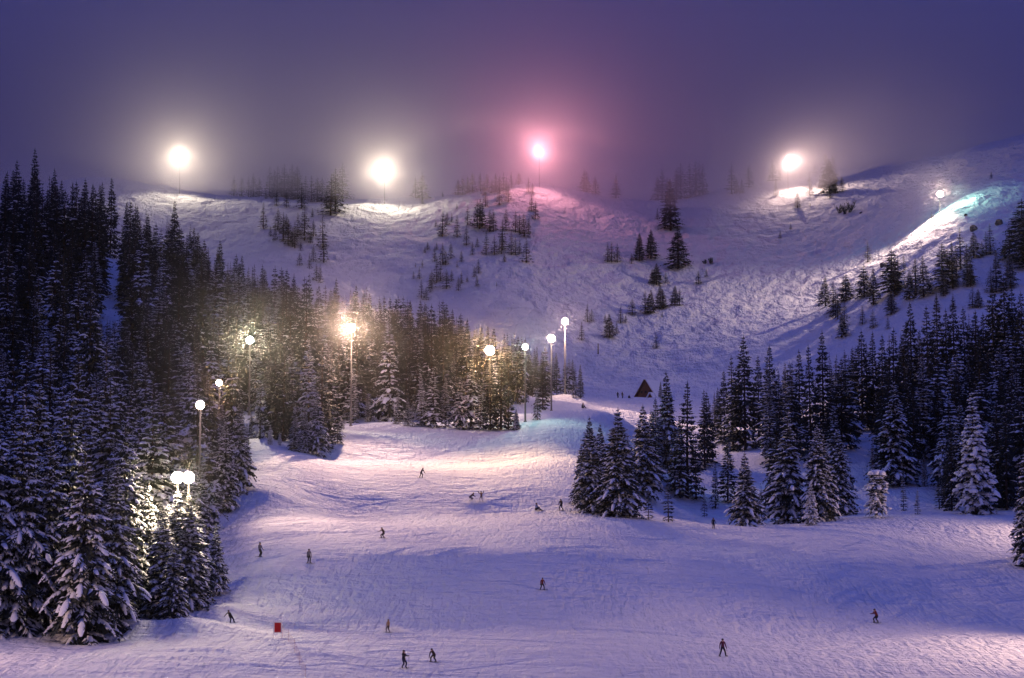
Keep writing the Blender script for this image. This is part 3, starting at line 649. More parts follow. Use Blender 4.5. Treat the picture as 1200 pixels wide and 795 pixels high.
POWER = 0.30
def floodlight(c, r, d, power, colr, label, size=1.0, heads=4, pole=True, group=None, face=None, rad=0.45, cone=160, fill_at=(-.6, -3.2, -.6), fill_c=None, fill_amt=.014, pole_h=None):
    p = px(c, r, d); zg = zt(p.x, d) - 0.3
    root = empty('floodlight_pole', (p.x, d, zg)); tag(root, label, 'floodlight', group)
    H = p.z - zg
    part('pole', multi([tube((0,0,0),(0,0,H+.1), .20 if d < 600 else .09, .11 if d < 600 else .07, 12), tube((0,0,0),(0,0,.5), .34, .32, 12)]), [M['steel']], root, smooth=True)
    part('crossarm', multi([box_arr(-.95*size, .95*size, -.05, .05, H-.05, H+.05), box_arr(-.7*size, .7*size, -.05, .05, H-.58*size, H-.48*size), box_arr(-.7*size, .7*size, -.05, .05, H+.48*size, H+.58*size), box_arr(-.06, .06, -.045, .045, H+.1, H+.6*size)]), [M['steel']], root)
    gm_ = glow_mat('lamp_glass', tuple(min(1, .35 + .65 * c_) for c_ in colr), 45.0)
    hd = part('lamp_head', multi([tube((0, .35*size, 0), (0, -.05*size, 0), .35*size, .92*size, 24)]), [M['housing']], root, (0, -.45*size, H), smooth=False)
    V = [(0, -.34*size, 0)]; Fc = []
    for k in range(1, 5):
        a_ = k / 4 * PI / 2
        for q in range(24): V.append((.88*size*math.sin(a_)*math.cos(q*PI/12), -.055*size - .285*size*math.cos(a_), .88*size*math.sin(a_)*math.sin(q*PI/12)))
    Fc += [(0, 1 + q, 1 + (q+1) % 24) for q in range(24)]
    for k in range(3):
        for q in range(24): Fc.append((1+k*24+q, 1+(k+1)*24+q, 1+(k+1)*24+(q+1) % 24, 1+k*24+(q+1) % 24))
    part('lens', (V, Fc), [gm_], hd, smooth=True)
    ld = bpy.data.lights.new('floodlight_beam', 'SPOT' if face is not None else 'POINT'); ld.energy = power * POWER; ld.color = colr; ld.shadow_soft_size = rad
    lo = bpy.data.objects.new('floodlight_beam', ld); link(lo, root); lo.location = (0, -0.6*size - rad - .4, H)
    if face is not None:
        ld.spot_size = math.radians(cone); ld.spot_blend = .7
        lo.rotation_euler = Vector(face).to_track_quat('-Z', 'Y').to_euler()
    if face is not None:
        l2 = bpy.data.lights.new('added_fill', 'POINT'); l2.energy = power * POWER * fill_amt; l2.color = fill_c or colr; l2.shadow_soft_size = rad  # added unseen point light ahead of the head, brightens nearby firs and snow
        o2 = bpy.data.objects.new('added_fill', l2); link(o2, root); o2.location = (fill_at[0], fill_at[1], H + fill_at[2])
    return root
WARM = (1.0, 0.63, 0.46); WHITE = (1.0, 0.72, 0.56); ORG = (1.0, 0.58, 0.26); GRN = (0.62, 1.0, 0.74); PINK = (1.0, 0.36, 0.40); CREAM = (1.0, 0.84, 0.60)
PG = 'floodlight poles beside the piste'; RG_ = 'floodlights along the foggy ridge'
K = 1.0e5
floodlight(293, 399, 402, 3.4*K, (1.0,.82,.55), 'yellowish floodlight on a tall pole, leftmost pole rising from the forest edge', size=.85, group=PG, face=(.6,-1,-.14), cone=92)
floodlight(412, 385, 398, 7.6*K, WARM, 'warm floodlight on a tall pole beside a yellow-lit fir', size=.9, fill_amt=.03, group=PG, face=(.25,-1,-.14), cone=92)
floodlight(235, 475, 295, 1.3*K, WARM, 'warm floodlight on a pole directly above the twin lamps', size=.7, group=PG, face=(1,-.5,-.12), cone=110)
floodlight(257, 449, 352, 0.25*K, ORG, 'small orange floodlight, faintest of the lamps among left firs', size=.6, heads=2, rad=.35, group=PG, face=(.5,-1,-.3))
floodlight(208.5, 560, 226.5, 0.30*K, (1,.78,.5), 'dazzling left lamp of the twin floodlights above the near snowy firs', size=.75, rad=.4, group=PG, face=(-.25,-1,-.6), cone=125, fill_amt=.35)
floodlight(221.5, 560, 226, 0.30*K, (1,.78,.5), 'dazzling right lamp of the twin floodlights above the near snowy firs', size=.75, rad=.4, group=PG, face=(-.25,-1,-.6), cone=125, fill_amt=.35)
floodlight(574, 411, 394, 3.6*K, ORG, 'large orange floodlight glaring in front of the firs', size=1.05, rad=.8, group=PG, face=(.05,-1,-.14), cone=90)
floodlight(615.5, 407, 401, 0.22*K, GRN, 'small greenish white floodlight on a thick pale pole', size=.65, rad=.35, group=PG, face=(.35,-1,-.62))
floodlight(646, 397, 447, 5.0*K, WHITE, 'bright floodlight second from the right of the four above the crest', size=.95, group=PG, face=(-1,-1,-.22), cone=95, rad=.6)
floodlight(662, 377, 500, 6.0*K, WARM, 'highest floodlight pole, rising from a snow mound at the crest', size=.95, fill_amt=.10, group=PG, face=(.95,-1,-.2), cone=95, rad=.55)
R_ = 0.55e5
floodlight(211, 184, 850, 2.7*R_, CREAM, 'large cream floodlight glowing in fog, leftmost on the ridge', size=1.15, rad=1.1, group=RG_, face=(.3,-1,-.45), cone=158)
floodlight(451, 203, 842, 3.0*R_, CREAM, 'cream floodlight glowing in fog above the rippled snow, second from left on the ridge', size=1.15, rad=1.1, group=RG_, face=(.1,-1,-.45), cone=158)
floodlight(632, 179, 845, 3.6*R_, PINK, 'pink floodlight glowing in the fog on the ridge', size=1.6, rad=1.5, group=RG_, face=(.1,-1,-.42), cone=158)
floodlight(923, 189, 868, 3.8*R_, (1.0,.70,.56), 'cream floodlight above the frosted knoll between thin firs', size=1.1, rad=.8, group=RG_, face=(.6,-.8,-1.0), cone=150)
floodlight(1101, 228, 705, 10.5*R_, (1.0,.70,.56), 'white floodlight on a short pole at the crest of the right slope', size=1.25, rad=1.0, group=RG_, face=(-1,-.35,-.5), cone=150, fill_amt=.05, fill_at=(5, -4, 0), fill_c=(.5, 1, .75))  # added fill light set to the right, tinted green for the teal snow
# unseen poles outside the frame: two inferred at right, the left one added
floodlight(1330, 540, 305, 1.1*K, WARM, 'floodlight pole past the right end of the piste', group=PG, face=(-1,-.02,-.18), cone=110)
floodlight(-260, 540, 178, 1.0*K, WARM, 'added unseen floodlight pole lighting the near left of the piste', group=PG, face=(1,.35,-.15), cone=110)  # unseen pole added to brighten the lower left snow
floodlight(1450, 560, 200, 2.1*K, WARM, 'floodlight pole past the lower right of the piste', group=PG, face=(-1,.08,-.13), cone=105)

# ------------------------------------------------------------------ place the trees
LM = [('the leftmost forest-edge floodlight pole',293,440),('the yellow-lit fir',403,440),('the faint orange lamp',257,449),('the twin lamps',215,561),('the big orange lamp',574,411),
 ('the greenish lamp pole',616,450),('the highest floodlight pole',662,420),('the dark cabin',757,458),('the pink ridge lamp',632,190),('the leftmost ridge lamp',211,200),('the second ridge lamp',451,215),
 ('the knoll lamp',923,195),('the right crest lamp',1101,235),('the round-topped fir',1027,578),('the heavily snowed fir',1140,540),('the skier by the gully',836,614),('the dark mound of snow',1010,520),
 ('the bare snow gap in the left forest',130,340),('the hooded orange lamp pole',235,500),('the near left snow bank',110,740),('the lone firs in the bowl',790,330)]
def ordw(n): return ['nearest','second nearest','third nearest','fourth nearest','fifth nearest','sixth nearest','seventh nearest','eighth nearest','ninth nearest','tenth nearest'][n] if n < 10 else str(n+1)+'th nearest'
LOOK = {'near':'snow-laden','mid':'snow-dusted','dark':'dark','far':'small dusky','frost':'frosted pale','heavy':'thickly snowed','lit':'lamp-lit snowy','sapling':'young snowy','sparse':'thin open','roundtop':'round-topped snow-capped'}
bk = {}
for t in IND:
    rr, cc = row_of(t['x'], t['y'], t['z'] + t['h'] * .5)
    best = min(LM, key=lambda m_: (m_[1]-cc)**2 + (1.3*(m_[2]-rr))**2)
    dx = cc - best[1]; dy = rr - best[2]
    side = ('left of' if dx < 0 else 'right of') if abs(dx) > 0.8*abs(dy) else ('above' if dy < 0 else 'below')
    base = ''.join(ch for ch in t['sp'] if not ch.isdigit()); t['look'] = LOOK[base]
    bk.setdefault((best[0], side, base), []).append((dx*dx + dy*dy, id(t), t))
for (ln, side, base), lst in bk.items():
    lst.sort(key=lambda a: a[:2])
    for k, (_, _, t) in enumerate(lst):
        nearword = '' if len(lst) == 1 else ordw(k) + ' '
        t['label'] = ('%s fir, the %s%s %s %s' % (t['look'], (nearword.replace('nearest ', 'nearest one ') if nearword else 'one '), 'just' if k == 0 else '', side, ln)).replace('  ', ' ')
for t in IND:
    S = SPECIES[t['sp']]
    nm = 'fir_tree'
    root = empty(nm, (t['x'], t['y'], t['z'])); root.rotation_euler = (RNG.uniform(-.02, .02), RNG.uniform(-.02, .02), t['rz'])
    s_ = t['h']; root.scale = (s_ * t['wf'], s_ * t['wf'], s_)
    tag(root, t['label'], 'fir tree', 'firs: ' + t['zone'])
    link(bpy.data.objects.new('trunk', TRUNK), root)
    link(bpy.data.objects.new('crown', S['crown']), root)
    if S['snow']: link(bpy.data.objects.new('snow_load', S['snow']), root)
if REST:
    Vs = []; Fs = []; Mi = []; k0 = 0
    for t in REST:
        key = t['sp']
        if t['y'] > 600 or t['vis'] < 14: key = 'far%d' % RNG.randint(5)
        S = SPECIES[key]; ca, sa = math.cos(t['rz']), math.sin(t['rz'])
        for (V, Fc), mi in ((S['n'], 0), (S['s'], 1), ((TV, TF), 2)):
            if not len(V): continue
            q = V * np.array([t['h'] * t['wf'], t['h'] * t['wf'], t['h']], np.float32)
            q = np.stack([q[:, 0] * ca - q[:, 1] * sa + t['x'], q[:, 0] * sa + q[:, 1] * ca + t['y'], q[:, 2] + t['z']], 1)
            Vs.append(q); Fs.append(Fc + k0); Mi.append(np.full(len(Fc), mi)); k0 += len(V)
    fm = npmesh('background_forest', np.concatenate(Vs), np.concatenate(Fs), [M['needle'], M['snow'], M['bark']], np.concatenate(Mi))
    tag(link(bpy.data.objects.new('background_forest', fm)), 'mass of smaller snow-dusted firs filling in between and behind the larger trees', 'forest', kind='stuff')

# ------------------------------------------------------------------ cabin at the crest
dC = 578; pc = px(757, 473, dC); zc = zt(pc.x, dC)
pc_top = px(757, 445.5, dC)
cab = empty('cabin', (pc.x, dC, min(zc, pc.z) - .2), math.radians(-32)); tag(cab, 'dark timber A-frame cabin with snow on its roof behind the crest', 'cabin')
Hc = pc_top.z - cab.location.z; Wc = 4.3; Dc = 7.0
part('wall', multi([([(-Wc,0,0),(Wc,0,0),(0,0,Hc-.25),(-Wc,.25,0),(Wc,.25,0),(0,.25,Hc-.25)], [(0,1,2),(5,4,3),(0,3,4,1),(1,4,5,2),(2,5,3,0)]), ([(-Wc,Dc,0),(Wc,Dc,0),(0,Dc,Hc-.25),(-Wc,Dc-.25,0),(Wc,Dc-.25,0),(0,Dc-.25,Hc-.25)], [(2,1,0),(3,4,5),(1,4,3,0),(2,5,4,1),(0,3,5,2)])]), [M['wood']], cab)
def roofslab(s, z_off, th, x_in, m, name, y0=-.9, y1=None, parent=cab, W=Wc, H=None):
    H = H or Hc; y1 = y1 or Dc + .6
    a = Vector((0, 0, H + z_off)); b = Vector((s * (W + .5), 0, -.35 + z_off)); n_ = Vector((s * H, 0, W)).normalized() * th
    a = a + (b - a) * x_in
    V = [(p.x, y, p.z) for y in (y0, y1) for p in (a, b, b + n_, a + n_)]
    return part(name, (V, [(0,1,2,3),(7,6,5,4),(0,4,5,1),(1,5,6,2),(2,6,7,3),(3,7,4,0)]), [m], parent)
for s in (-1, 1):
    rf = roofslab(s, 0.0, .18, 0.0, M['wood'], 'roof')
    roofslab(s, 0.22, .32, 0.02, M['snow'], 'roof_snow', y0=-.75, y1=Dc + .5, parent=rf)
dr_ = part('door', box_arr(-.5, .5, -.06, -.003, 0, 2.1), [M['housing']], cab, (.2, 0, 0)); part('handle', box_arr(.32,.38,-.12,-.062,1.0,1.1), [M['steel']], dr_)
for xx in (-1.4, 0, 1.5):
    wn = part('window', box_arr(-.42, .42, -.05, -.003, 0, .8), [M['wood']], cab, (xx, 0, 3.1)); part('pane', box_arr(-.35,.35,-.07,-.052,.07,.73), [M['glass']], wn)
# porch gable at the right front
pg_ = part('porch', ([(-1.7,0,0),(1.7,0,0),(0,0,2.9),(-1.7,2.4,0),(1.7,2.4,0),(0,2.4,2.9)], [(0,1,2),(5,4,3),(0,3,4,1),(1,4,5,2),(2,5,3,0)]), [M['wood']], cab, (2.6, -2.4, 0))
for s in (-1, 1):
    a = Vector((0, 0, 3.0)); b = Vector((s*2.0, 0, -.2)); n_ = Vector((s*3, 0, 1.8)).normalized() * .28
    V = [(p.x, y, p.z) for y in (-.3, 2.4) for p in (a + n_*.05, b + n_*.05, b + n_, a + n_)]
    part('porch_snow', (V, [(0,1,2,3),(7,6,5,4),(0,4,5,1),(1,5,6,2),(2,6,7,3),(3,7,4,0)]), [M['snow']], pg_)

# ------------------------------------------------------------------ rocks, stick, sign, fence
def rock(c, r, w_, h_, seed, label):
    d = find_d(c, r); p = px(c, r, d); z = zt(p.x, d); rg = random.Random(seed)
    bm = bmesh.new(); bmesh.ops.create_icosphere(bm, subdivisions=3, radius=1.0)
    for v in bm.verts:
        q = v.co.copy(); k = 1 + .35 * float(vnoise(q.x*1.3+seed*7, q.y*1.3+q.z*1.7, seed)) + .2 * float(vnoise(q.x*3.1, q.z*3.1+q.y*2, seed+3))
        v.co = Vector((q.x * w_ * k, q.y * w_ * .7 * k, q.z * h_ * k))
    me = bpy.data.meshes.new('rock'); bm.to_mesh(me); bm.free(); me.materials.append(M['rock']); me.materials.append(M['snow'])
    for pl in me.polygons: pl.material_index = 1 if pl.normal.z > .72 else 0
    o = link(bpy.data.objects.new('rock', me)); o.location = (p.x, d, z + h_ * .15); o.rotation_euler = (0, 0, rg.uniform(0, 3)); tag(o, label, 'rock', 'rocks on the right slope')
rock(1141, 270, 1.3, 1.5, 1, 'dark rock outcrop below the crest lamp, left of the larger boulder')
rock(1171, 263, 1.4, 1.5, 2, 'dark boulder poking from snow near the right edge of the slope')
rock(1132, 253, .7, .6, 3, 'small stone lying in the bright snow just right of the crest lamp')
rock(1009, 250, .8, .5, 4, 'small dark stone alone on smooth snow below the knoll lamp')
rock(1035, 312, 1.6, 1.1, 5, 'broken dark snag of rock beside a thin fir in the bright rough snow')
def shrub(c, r, hgt, seed, label):
    d = find_d(c, r); p = px(c, r, d); z = zt(p.x, d); rg = random.Random(seed); parts = []
    for k in range(26):
        a = rg.uniform(0, 6.28); s = rg.uniform(.3, 1); b0 = Vector((rg.uniform(-.5,.5), rg.uniform(-.5,.5), -.1)); b1 = b0 + Vector((math.cos(a)*s*hgt*.6, math.sin(a)*s*hgt*.6, hgt*rg.uniform(.5, 1)))
        parts.append(tube(b0, b1, .07, .02, 4))
        for q in range(6):
            m_ = b0.lerp(b1, rg.uniform(.3, 1)); parts.append(tube(m_, m_ + Vector((rg.uniform(-.4,.4), rg.uniform(-.4,.4), rg.uniform(.1,.6))) * hgt * .35, .09, .01, 4))
    V, Fc = multi(parts)
    o = link(bpy.data.objects.new('shrub', npmesh('shrub', V, Fc, [M['needle']]))); o.location = (p.x, d, z); tag(o, label, 'shrub', 'shrubs on the hillside')
shrub(984, 250, 4.0, 1, 'left half of the reddish bare shrub clump below the knoll lamp')
shrub(990, 251, 3.8, 2, 'middle of the bare shrub clump below the knoll lamp')
shrub(996, 249, 5.0, 3, 'right and tallest stems of the bare shrub clump below the knoll lamp')
shrub(833, 309, 2.4, 4, 'low bare shrub alone right of the lone bowl firs')
shrub(826, 309, 1.6, 5, 'lowest scrubby twig tuft left of the low bare shrub in the bowl')
d = find_d(701, 415); p = px(701, 415, d); z = zt(p.x, d)
o = part('marker_pole', tube((0,0,-.5),(0,0,3.4),.22,.14,8), [M['bark']], None); o.location = (p.x, d, z); tag(o, 'short dark pole standing alone in blue snow right of the highest floodlight', 'pole')

M['red'] = mat('red_sign_paint', (0.42, 0.008, 0.012), 0.5, vary=0.08); M['white_paint'] = mat('white_paint', (0.75, 0.72, 0.72), 0.6)
M['rope'] = mat('orange_net', (0.40, 0.20, 0.22), 0.8)
d = find_d(328, 748); p = px(325.5, 735.5, d); z = zt(p.x, d)
sg = empty('slow_sign', (p.x, d, z)); tag(sg, 'plain red banner sign with a pale border at the fence top', 'sign')
mpp = d / F
part('panel', box_arr(-4.6*mpp, 4.6*mpp, -.02, .02, p.z-z-6.6*mpp, p.z-z+6.6*mpp), [M['white_paint']], sg)
part('banner', box_arr(-3.7*mpp, 3.7*mpp, -.035, -.023, p.z-z-5.4*mpp, p.z-z+5.4*mpp), [M['red']], sg)
for s in (-1, 1): part('post', tube((s*4.9*mpp,0,-.4),(s*4.9*mpp,0,p.z-z+7*mpp),.03,.03,8), [M['white_paint']], sg)
fence_pts = [(331,747),(338,753),(345,765),(351,780),(358,797)]
W3 = []
for c, r in fence_pts:
    dd = find_d(c, r); q = px(c, r, dd); W3.append(Vector((q.x, dd, zt(q.x, dd))))
fr = empty('net_fence', W3[0]); tag(fr, 'thin sagging pinkish rope net fence running down from the red sign', 'fence')
for q in W3:
    part('fence_post', tube(q - W3[0] + Vector((0,0,-.3)), q - W3[0] + Vector((0,0,1.25)), .014, .012, 6), [M['rope']], fr)
net = []
for a, b in zip(W3[:-1], W3[1:]):
    a = a - W3[0]; b = b - W3[0]
    for hgt in (.25, .5, .75, 1.0, 1.15):
        m_ = a.lerp(b, .5) - Vector((0,0,.06)); net += [tube(a + Vector((0,0,hgt)), m_ + Vector((0,0,hgt)), .005, .005, 4), tube(m_ + Vector((0,0,hgt)), b + Vector((0,0,hgt)), .005, .005, 4)]
    for k in range(1, 16):
        q = a.lerp(b, k/16); net.append(tube(q + Vector((0,0,.22)), q + Vector((0,0,1.13)), .0025, .0025, 4))
part('netting', multi(net), [M['rope']], fr)

# ------------------------------------------------------------------ people
def figure(kind, jacket, trousers, bend=0.0, lean=0.0, crouch=0.0, arms='relaxed', twist=0.0):
    """joints in metres, facing -Y; returns joint dict"""
    j = {}
    hz = 0.93 - 0.42 * crouch
    if kind == 'sit': hz = 0.20
    fx = .13 if kind != 'board' else .27
    if kind == 'wide': fx = .30
    j['pelvis'] = Vector((lean * .5 * hz, .08 * crouch + .12 * bend, hz))
    up = Vector((math.sin(lean) + 0.0, -math.sin(bend), math.cos(bend) * math.cos(lean))).normalized()
    j['chest'] = j['pelvis'] + up * .34; j['neck'] = j['pelvis'] + up * .54
    hu = (up + Vector((0, -.12, .5 if bend > .5 else .15))).normalized(); j['head'] = j['neck'] + hu * .17; j['crown'] = j['neck'] + hu * .23
    for s, nm in ((-1, 'l'), (1, 'r')):
        sh = j['neck'] + Vector((s * .19, 0, -.06)); j['sh' + nm] = sh
        A = {'relaxed': ((s*.08, -.04, -.27), (s*.05, -.16, -.20)), 'out': ((s*.24, -.03, -.12), (s*.24, -.06, -.06)), 'forward': ((s*.06, -.16, -.20), (-s*.02, -.24, .02)),
             'up': ((s*.20, -.05, .10), (s*.10, -.05, .24)), 'down': ((s*.05, -.08, -.28), (s*.03, -.06, -.26)), 'one': ((-.22, -.1, -.14), (-.20, -.1, -.16)) if s < 0 else ((.12, .0, -.24), (.10, -.12, -.18))}[arms]
        j['el' + nm] = sh + Vector(A[0]); j['ha' + nm] = j['el' + nm] + Vector(A[1]); j['fi' + nm] = j['ha' + nm] + Vector(A[1]).normalized() * .09
        hip = j['pelvis'] + Vector((s * .10, 0, -.05)); j['hip' + nm] = hip
        if kind == 'sit':
            j['kn' + nm] = Vector((s * .18, -.40, .42)); j['an' + nm] = Vector((s * .20, -.68, .08)); j['to' + nm] = Vector((s * .22, -.86, .16))
        else:
            an = Vector((s * fx, 0.0 + (.03 if s > 0 else -.03), .10)); dvec = an - hip; dist = min(dvec.length, .86)
            off = math.sqrt(max(.0, .435 ** 2 - (dist / 2) ** 2))
            j['kn' + nm] = hip + dvec * .5 + Vector((s * .02 * crouch, -off, .02)); j['an' + nm] = an; j['to' + nm] = an + Vector((s * .03, -.20, -.05))
    return j
BONES = [('pelvis','chest','J'),('chest','neck','J'),('neck','head','S'),('head','crown','S')] + [(a + s if a not in ('neck','pelvis') else a, b + s, m) for s in 'lr' for a, b, m in (('neck','sh','J'),('sh','el','J'),('el','ha','J'),('ha','fi','G'),('pelvis','hip','T'),('hip','kn','T'),('kn','an','T'),('an','to','B'))]
RAD = {'pelvis':.155,'chest':.165,'neck':.075,'head':.095,'crown':.085,'sh':.085,'el':.062,'ha':.048,'fi':.035,'hip':.115,'kn':.085,'an':.07,'to':.06}
M['skin'] = mat('skin', (0.45, 0.27, 0.2), 0.6); M['glove'] = mat('dark_glove', (0.02, 0.02, 0.025), 0.8); M['boot'] = mat('boot', (0.03, 0.03, 0.035), 0.6)
M['goggle'] = mat('goggle_lens', (0.04, 0.03, 0.02), 0.12, spec=0.6)
def mcol(name, c):
    if name not in M: M[name] = mat(name, c, 0.8, bump=0.01, vary=0.15, vscale=12)
    return M[name]
def make_person(label, c, r, hpx, rz, kind, gear, jc, tc_, bend=0.0, lean=0.0, crouch=0.0, arms='relaxed', helm=(0.02,0.02,0.02), gear_rot=0.0, d=None, roll=0.0):
    d = d or find_d(c, r); p = px(c, r, d); z = zt(p.x, d)
    j = figure(kind, jc, tc_, bend, lean, crouch, arms)
    top = j['crown'].z + .09; sc = max(.8, min(1.25, hpx * d / F / top))
    root = empty('person', (p.x, d, z + .02), rz); root.scale = (sc,) * 3; root.rotation_euler = (0, roll, rz)
    tag(root, label, 'person', 'skiers and snowboarders on the piste')
    names = list(j.keys()); bm = bmesh.new(); vv = {n: bm.verts.new(j[n]) for n in names}
    for a, b, _ in BONES: bm.edges.new((vv[a], vv[b]))
    # five fingers per hand, short curled chains
    fing = []
    for s, nm in ((-1, 'l'), (1, 'r')):
        dr2 = (j['fi' + nm] - j['ha' + nm]).normalized(); sd2 = dr2.cross(Vector((0, 0, 1))); sd2 = sd2.normalized() if sd2.length > .1 else Vector((1, 0, 0))
        dn = dr2.cross(sd2).normalized()
        for q in range(5):
            off = sd2 * ((q - 1.5) * .024) if q < 4 else sd2 * -.05
            ln = (.05, .06, .055, .042, .04)[q]
            a = bm.verts.new(j['fi' + nm] + off * .9 + dr2 * (.012 if q < 4 else -.03)); b = bm.verts.new(a.co + dr2 * ln * .8 + off * .25); c_ = bm.verts.new(b.co + (dr2 * .4 + dn * .7) * ln * .7)
            bm.edges.new((vv['fi' + nm], a)); bm.edges.new((a, b)); bm.edges.new((b, c_)); fing += [a, b, c_]
    bm.verts.index_update(); fi_idx = set(v.index for v in fing); vi = {vv[n].index: n for n in names}
    me = bpy.data.meshes.new('body_rig'); bm.to_mesh(me); bm.free()
    tmp = bpy.data.objects.new('body_rig', me); col.objects.link(tmp)
    md = tmp.modifiers.new('skin', 'SKIN'); md.use_smooth_shade = True
    for i, sv in enumerate(me.skin_vertices[0].data):
        if i in vi:
            n = vi[i]; k = n[:-1] if n not in RAD else n; rr = RAD[k]; sv.radius = (rr, rr * (.82 if n in ('pelvis','chest') else 1)); sv.use_root = (n == 'pelvis')
        else: sv.radius = (.010, .010)
    sb = tmp.modifiers.new('sub', 'SUBSURF'); sb.levels = 1; sb.render_levels = 1
    dg = bpy.context.evaluated_depsgraph_get(); ev = tmp.evaluated_get(dg); bme = bpy.data.meshes.new_from_object(ev)
    bpy.data.objects.remove(tmp)
    mats_ = {'J': jc, 'T': tc_, 'S': M['skin'], 'G': M['glove'], 'B': M['boot']}; order_ = 'JTSGB'
    bme.materials.clear()
    for k in order_: bme.materials.append(mats_[k])
    segs = [(j[a], j[b], m_) for a, b, m_ in BONES]
    for pl in bme.polygons:
        cc = pl.center; best = None
        for a, b, m_ in segs:
            ab = b - a; t_ = max(0, min(1, (cc - a).dot(ab) / max(1e-6, ab.length_squared))); q = (cc - a - ab * t_).length
            if best is None or q < best[0]: best = (q, m_)
        pl.material_index = order_.index(best[1]); pl.use_smooth = True
    link(bpy.data.objects.new('body', bme), root)
    hm = mcol('helmet_%.2f' % helm[0], helm)
    bm = bmesh.new(); bmesh.ops.create_icosphere(bm, subdivisions=2, radius=.125)
    bmesh.ops.delete(bm, geom=[v for v in bm.verts if v.co.z < -.03 and v.co.y < .02 or v.co.z < -.08], context='VERTS')
    hme = bpy.data.meshes.new('helmet'); bm.to_mesh(hme); bm.free(); hme.materials.append(hm)
    ho = link(bpy.data.objects.new('helmet', hme), root); ho.location = j['head'] + Vector((0, .01, .03))
    gg = part('goggles', box_arr(-.075, .075, -.118, -.085, -.01, .045), [M['goggle']], root, tuple(j['head'] + Vector((0, .0, .01))))
    gc = mcol('gear_dark', (0.03, 0.03, 0.035))
    if gear == 'board':
        V = []; n = 14
        for sgn in (0, 1):
            for k in range(n + 1):
                x = -.78 + 1.56 * k / n; e_ = abs(x) / .78; w2 = .125 * (1 - e_ ** 6) ** .5 * (1 - .12 * (1 - e_ ** 2)) + .005; zz = .09 * max(0, (e_ - .78) / .22) ** 2
                V += [(x, -w2 - .0, zz + .015 * sgn), (x, w2, zz + .015 * sgn)]
        Fc = []; o2 = 2 * (n + 1)
        for k in range(n):
            a = 2 * k; Fc += [(a, a+1, a+3, a+2), (o2+a, o2+a+2, o2+a+3, o2+a+1), (a, a+2, o2+a+2, o2+a), (a+1, o2+a+1, o2+a+3, a+3)]
        Fc += [(0, o2, o2+1, 1), (2*n, 2*n+1, o2+2*n+1, o2+2*n)]
        bo = part('snowboard', (V, Fc), [gc], root, (0, -.05 if kind != 'sit' else -.78, .0 if kind != 'sit' else .02)); bo.rotation_euler = (0, 0, gear_rot)
        for s in (-1, 1): part('binding', box_arr(s*.27-.07, s*.27+.07, -.12, .12, .016, .07), [gc], bo)
    else:
        for s, nm in ((-1, 'l'), (1, 'r')):
            a = j['an' + nm]
            V = []; n = 10
            for sgn in (0, 1):
                for k in range(n + 1):
                    y = .75 - 1.62 * k / n; t_ = k / n; w2 = .045 - .012 * math.sin(PI * t_); w2 *= 1 if k < n else .3; zz = .10 * max(0, (t_ - .85) / .15) ** 2
                    V += [(-w2, y, zz + .012 * sgn), (w2, y, zz + .012 * sgn)]
            Fc = []; o2 = 2 * (n + 1)
            for k in range(n):
                q = 2 * k; Fc += [(q, q+1, q+3, q+2), (o2+q, o2+q+2, o2+q+3, o2+q+1), (q, q+2, o2+q+2, o2+q), (q+1, o2+q+1, o2+q+3, q+3)]
            sk = part('ski', (V, Fc), [gc], root, (a.x, a.y, 0)); sk.rotation_euler = (0, 0, s * .06 + gear_rot)
            h_ = j['fi' + nm]; part('ski_pole', multi([tube(h_ + Vector((0,0,.08)), (h_.x + s*.08, h_.y + .12, .02), .014, .009, 6), tube((h_.x + s*.078, h_.y + .115, .07), (h_.x + s*.08, h_.y + .12, .05), .05, .05, 8)]), [M['steel']], root)
    return root
BK = mcol('black_cloth', (0.018, 0.018, 0.022)); DB = mcol('dark_brown_cloth', (0.05, 0.03, 0.025)); GY_ = mcol('grey_cloth', (0.16, 0.15, 0.18)); TAN = mcol('tan_cloth', (0.42, 0.26, 0.14)); MAR = mcol('maroon_cloth', (0.11, 0.015, 0.04)); RED = mcol('red_cloth', (0.16, 0.025, 0.02)); LB = mcol('pale_blue_cloth', (0.28, 0.33, 0.5)); NAV = mcol('navy_cloth', (0.02, 0.025, 0.06)); BRN = mcol('rust_cloth', (0.22, 0.09, 0.05))
P = make_person
P('person in dark clothes standing on the snow, leftmost skier of the upper left pair', 304.5, 653, 17, .9, 'stand', 'board', GY_, BK, crouch=.1)
P('person in a grey jacket and black trousers standing, back turned, upper left', 362, 660.5, 16.8, 3.0, 'stand', 'board', GY_, BK, crouch=.05, arms='down')
P('person in black on a snowboard leaning with arms out, beside the near left firs', 272, 730, 14.5, .6, 'board', 'board', BK, BK, crouch=.35, lean=-.55, bend=.3, arms='one')
P('person in dark brown crouching on a snowboard, in the bright snow at centre', 449, 631, 12.5, -.9, 'board', 'board', DB, BK, crouch=.6, bend=.5, arms='out')
P('person in black snowboarding just below the bright line of the crest', 493, 560, 11.5, .7, 'board', 'board', BK, BK, crouch=.3, lean=.3, bend=.35)
P('person bent low in a puff of snow, left one of two at mid slope', 552, 587, 9, 1.2, 'board', 'board', DB, GY_, crouch=.95, bend=1.0, arms='out')
P('person in brown with raised arms in loose snow, right one of two at mid slope', 564, 588, 12, -.4, 'board', 'board', BRN, GY_, crouch=.25, arms='up', bend=.2)
P('person in a pale blue jacket sitting on the snow with a board', 628, 599, 9.5, .9, 'sit', 'board', LB, BK, bend=.15, arms='forward')
P('person in dark brown on a snowboard at the tip of the centre firs', 658, 598.5, 13.5, -.6, 'board', 'board', DB, BK, crouch=.2, lean=-.12)
P('person in a dark red jacket snowboarding alone at centre right', 635.5, 691.5, 14, .2, 'board', 'board', RED, BK, crouch=.3, bend=.3)
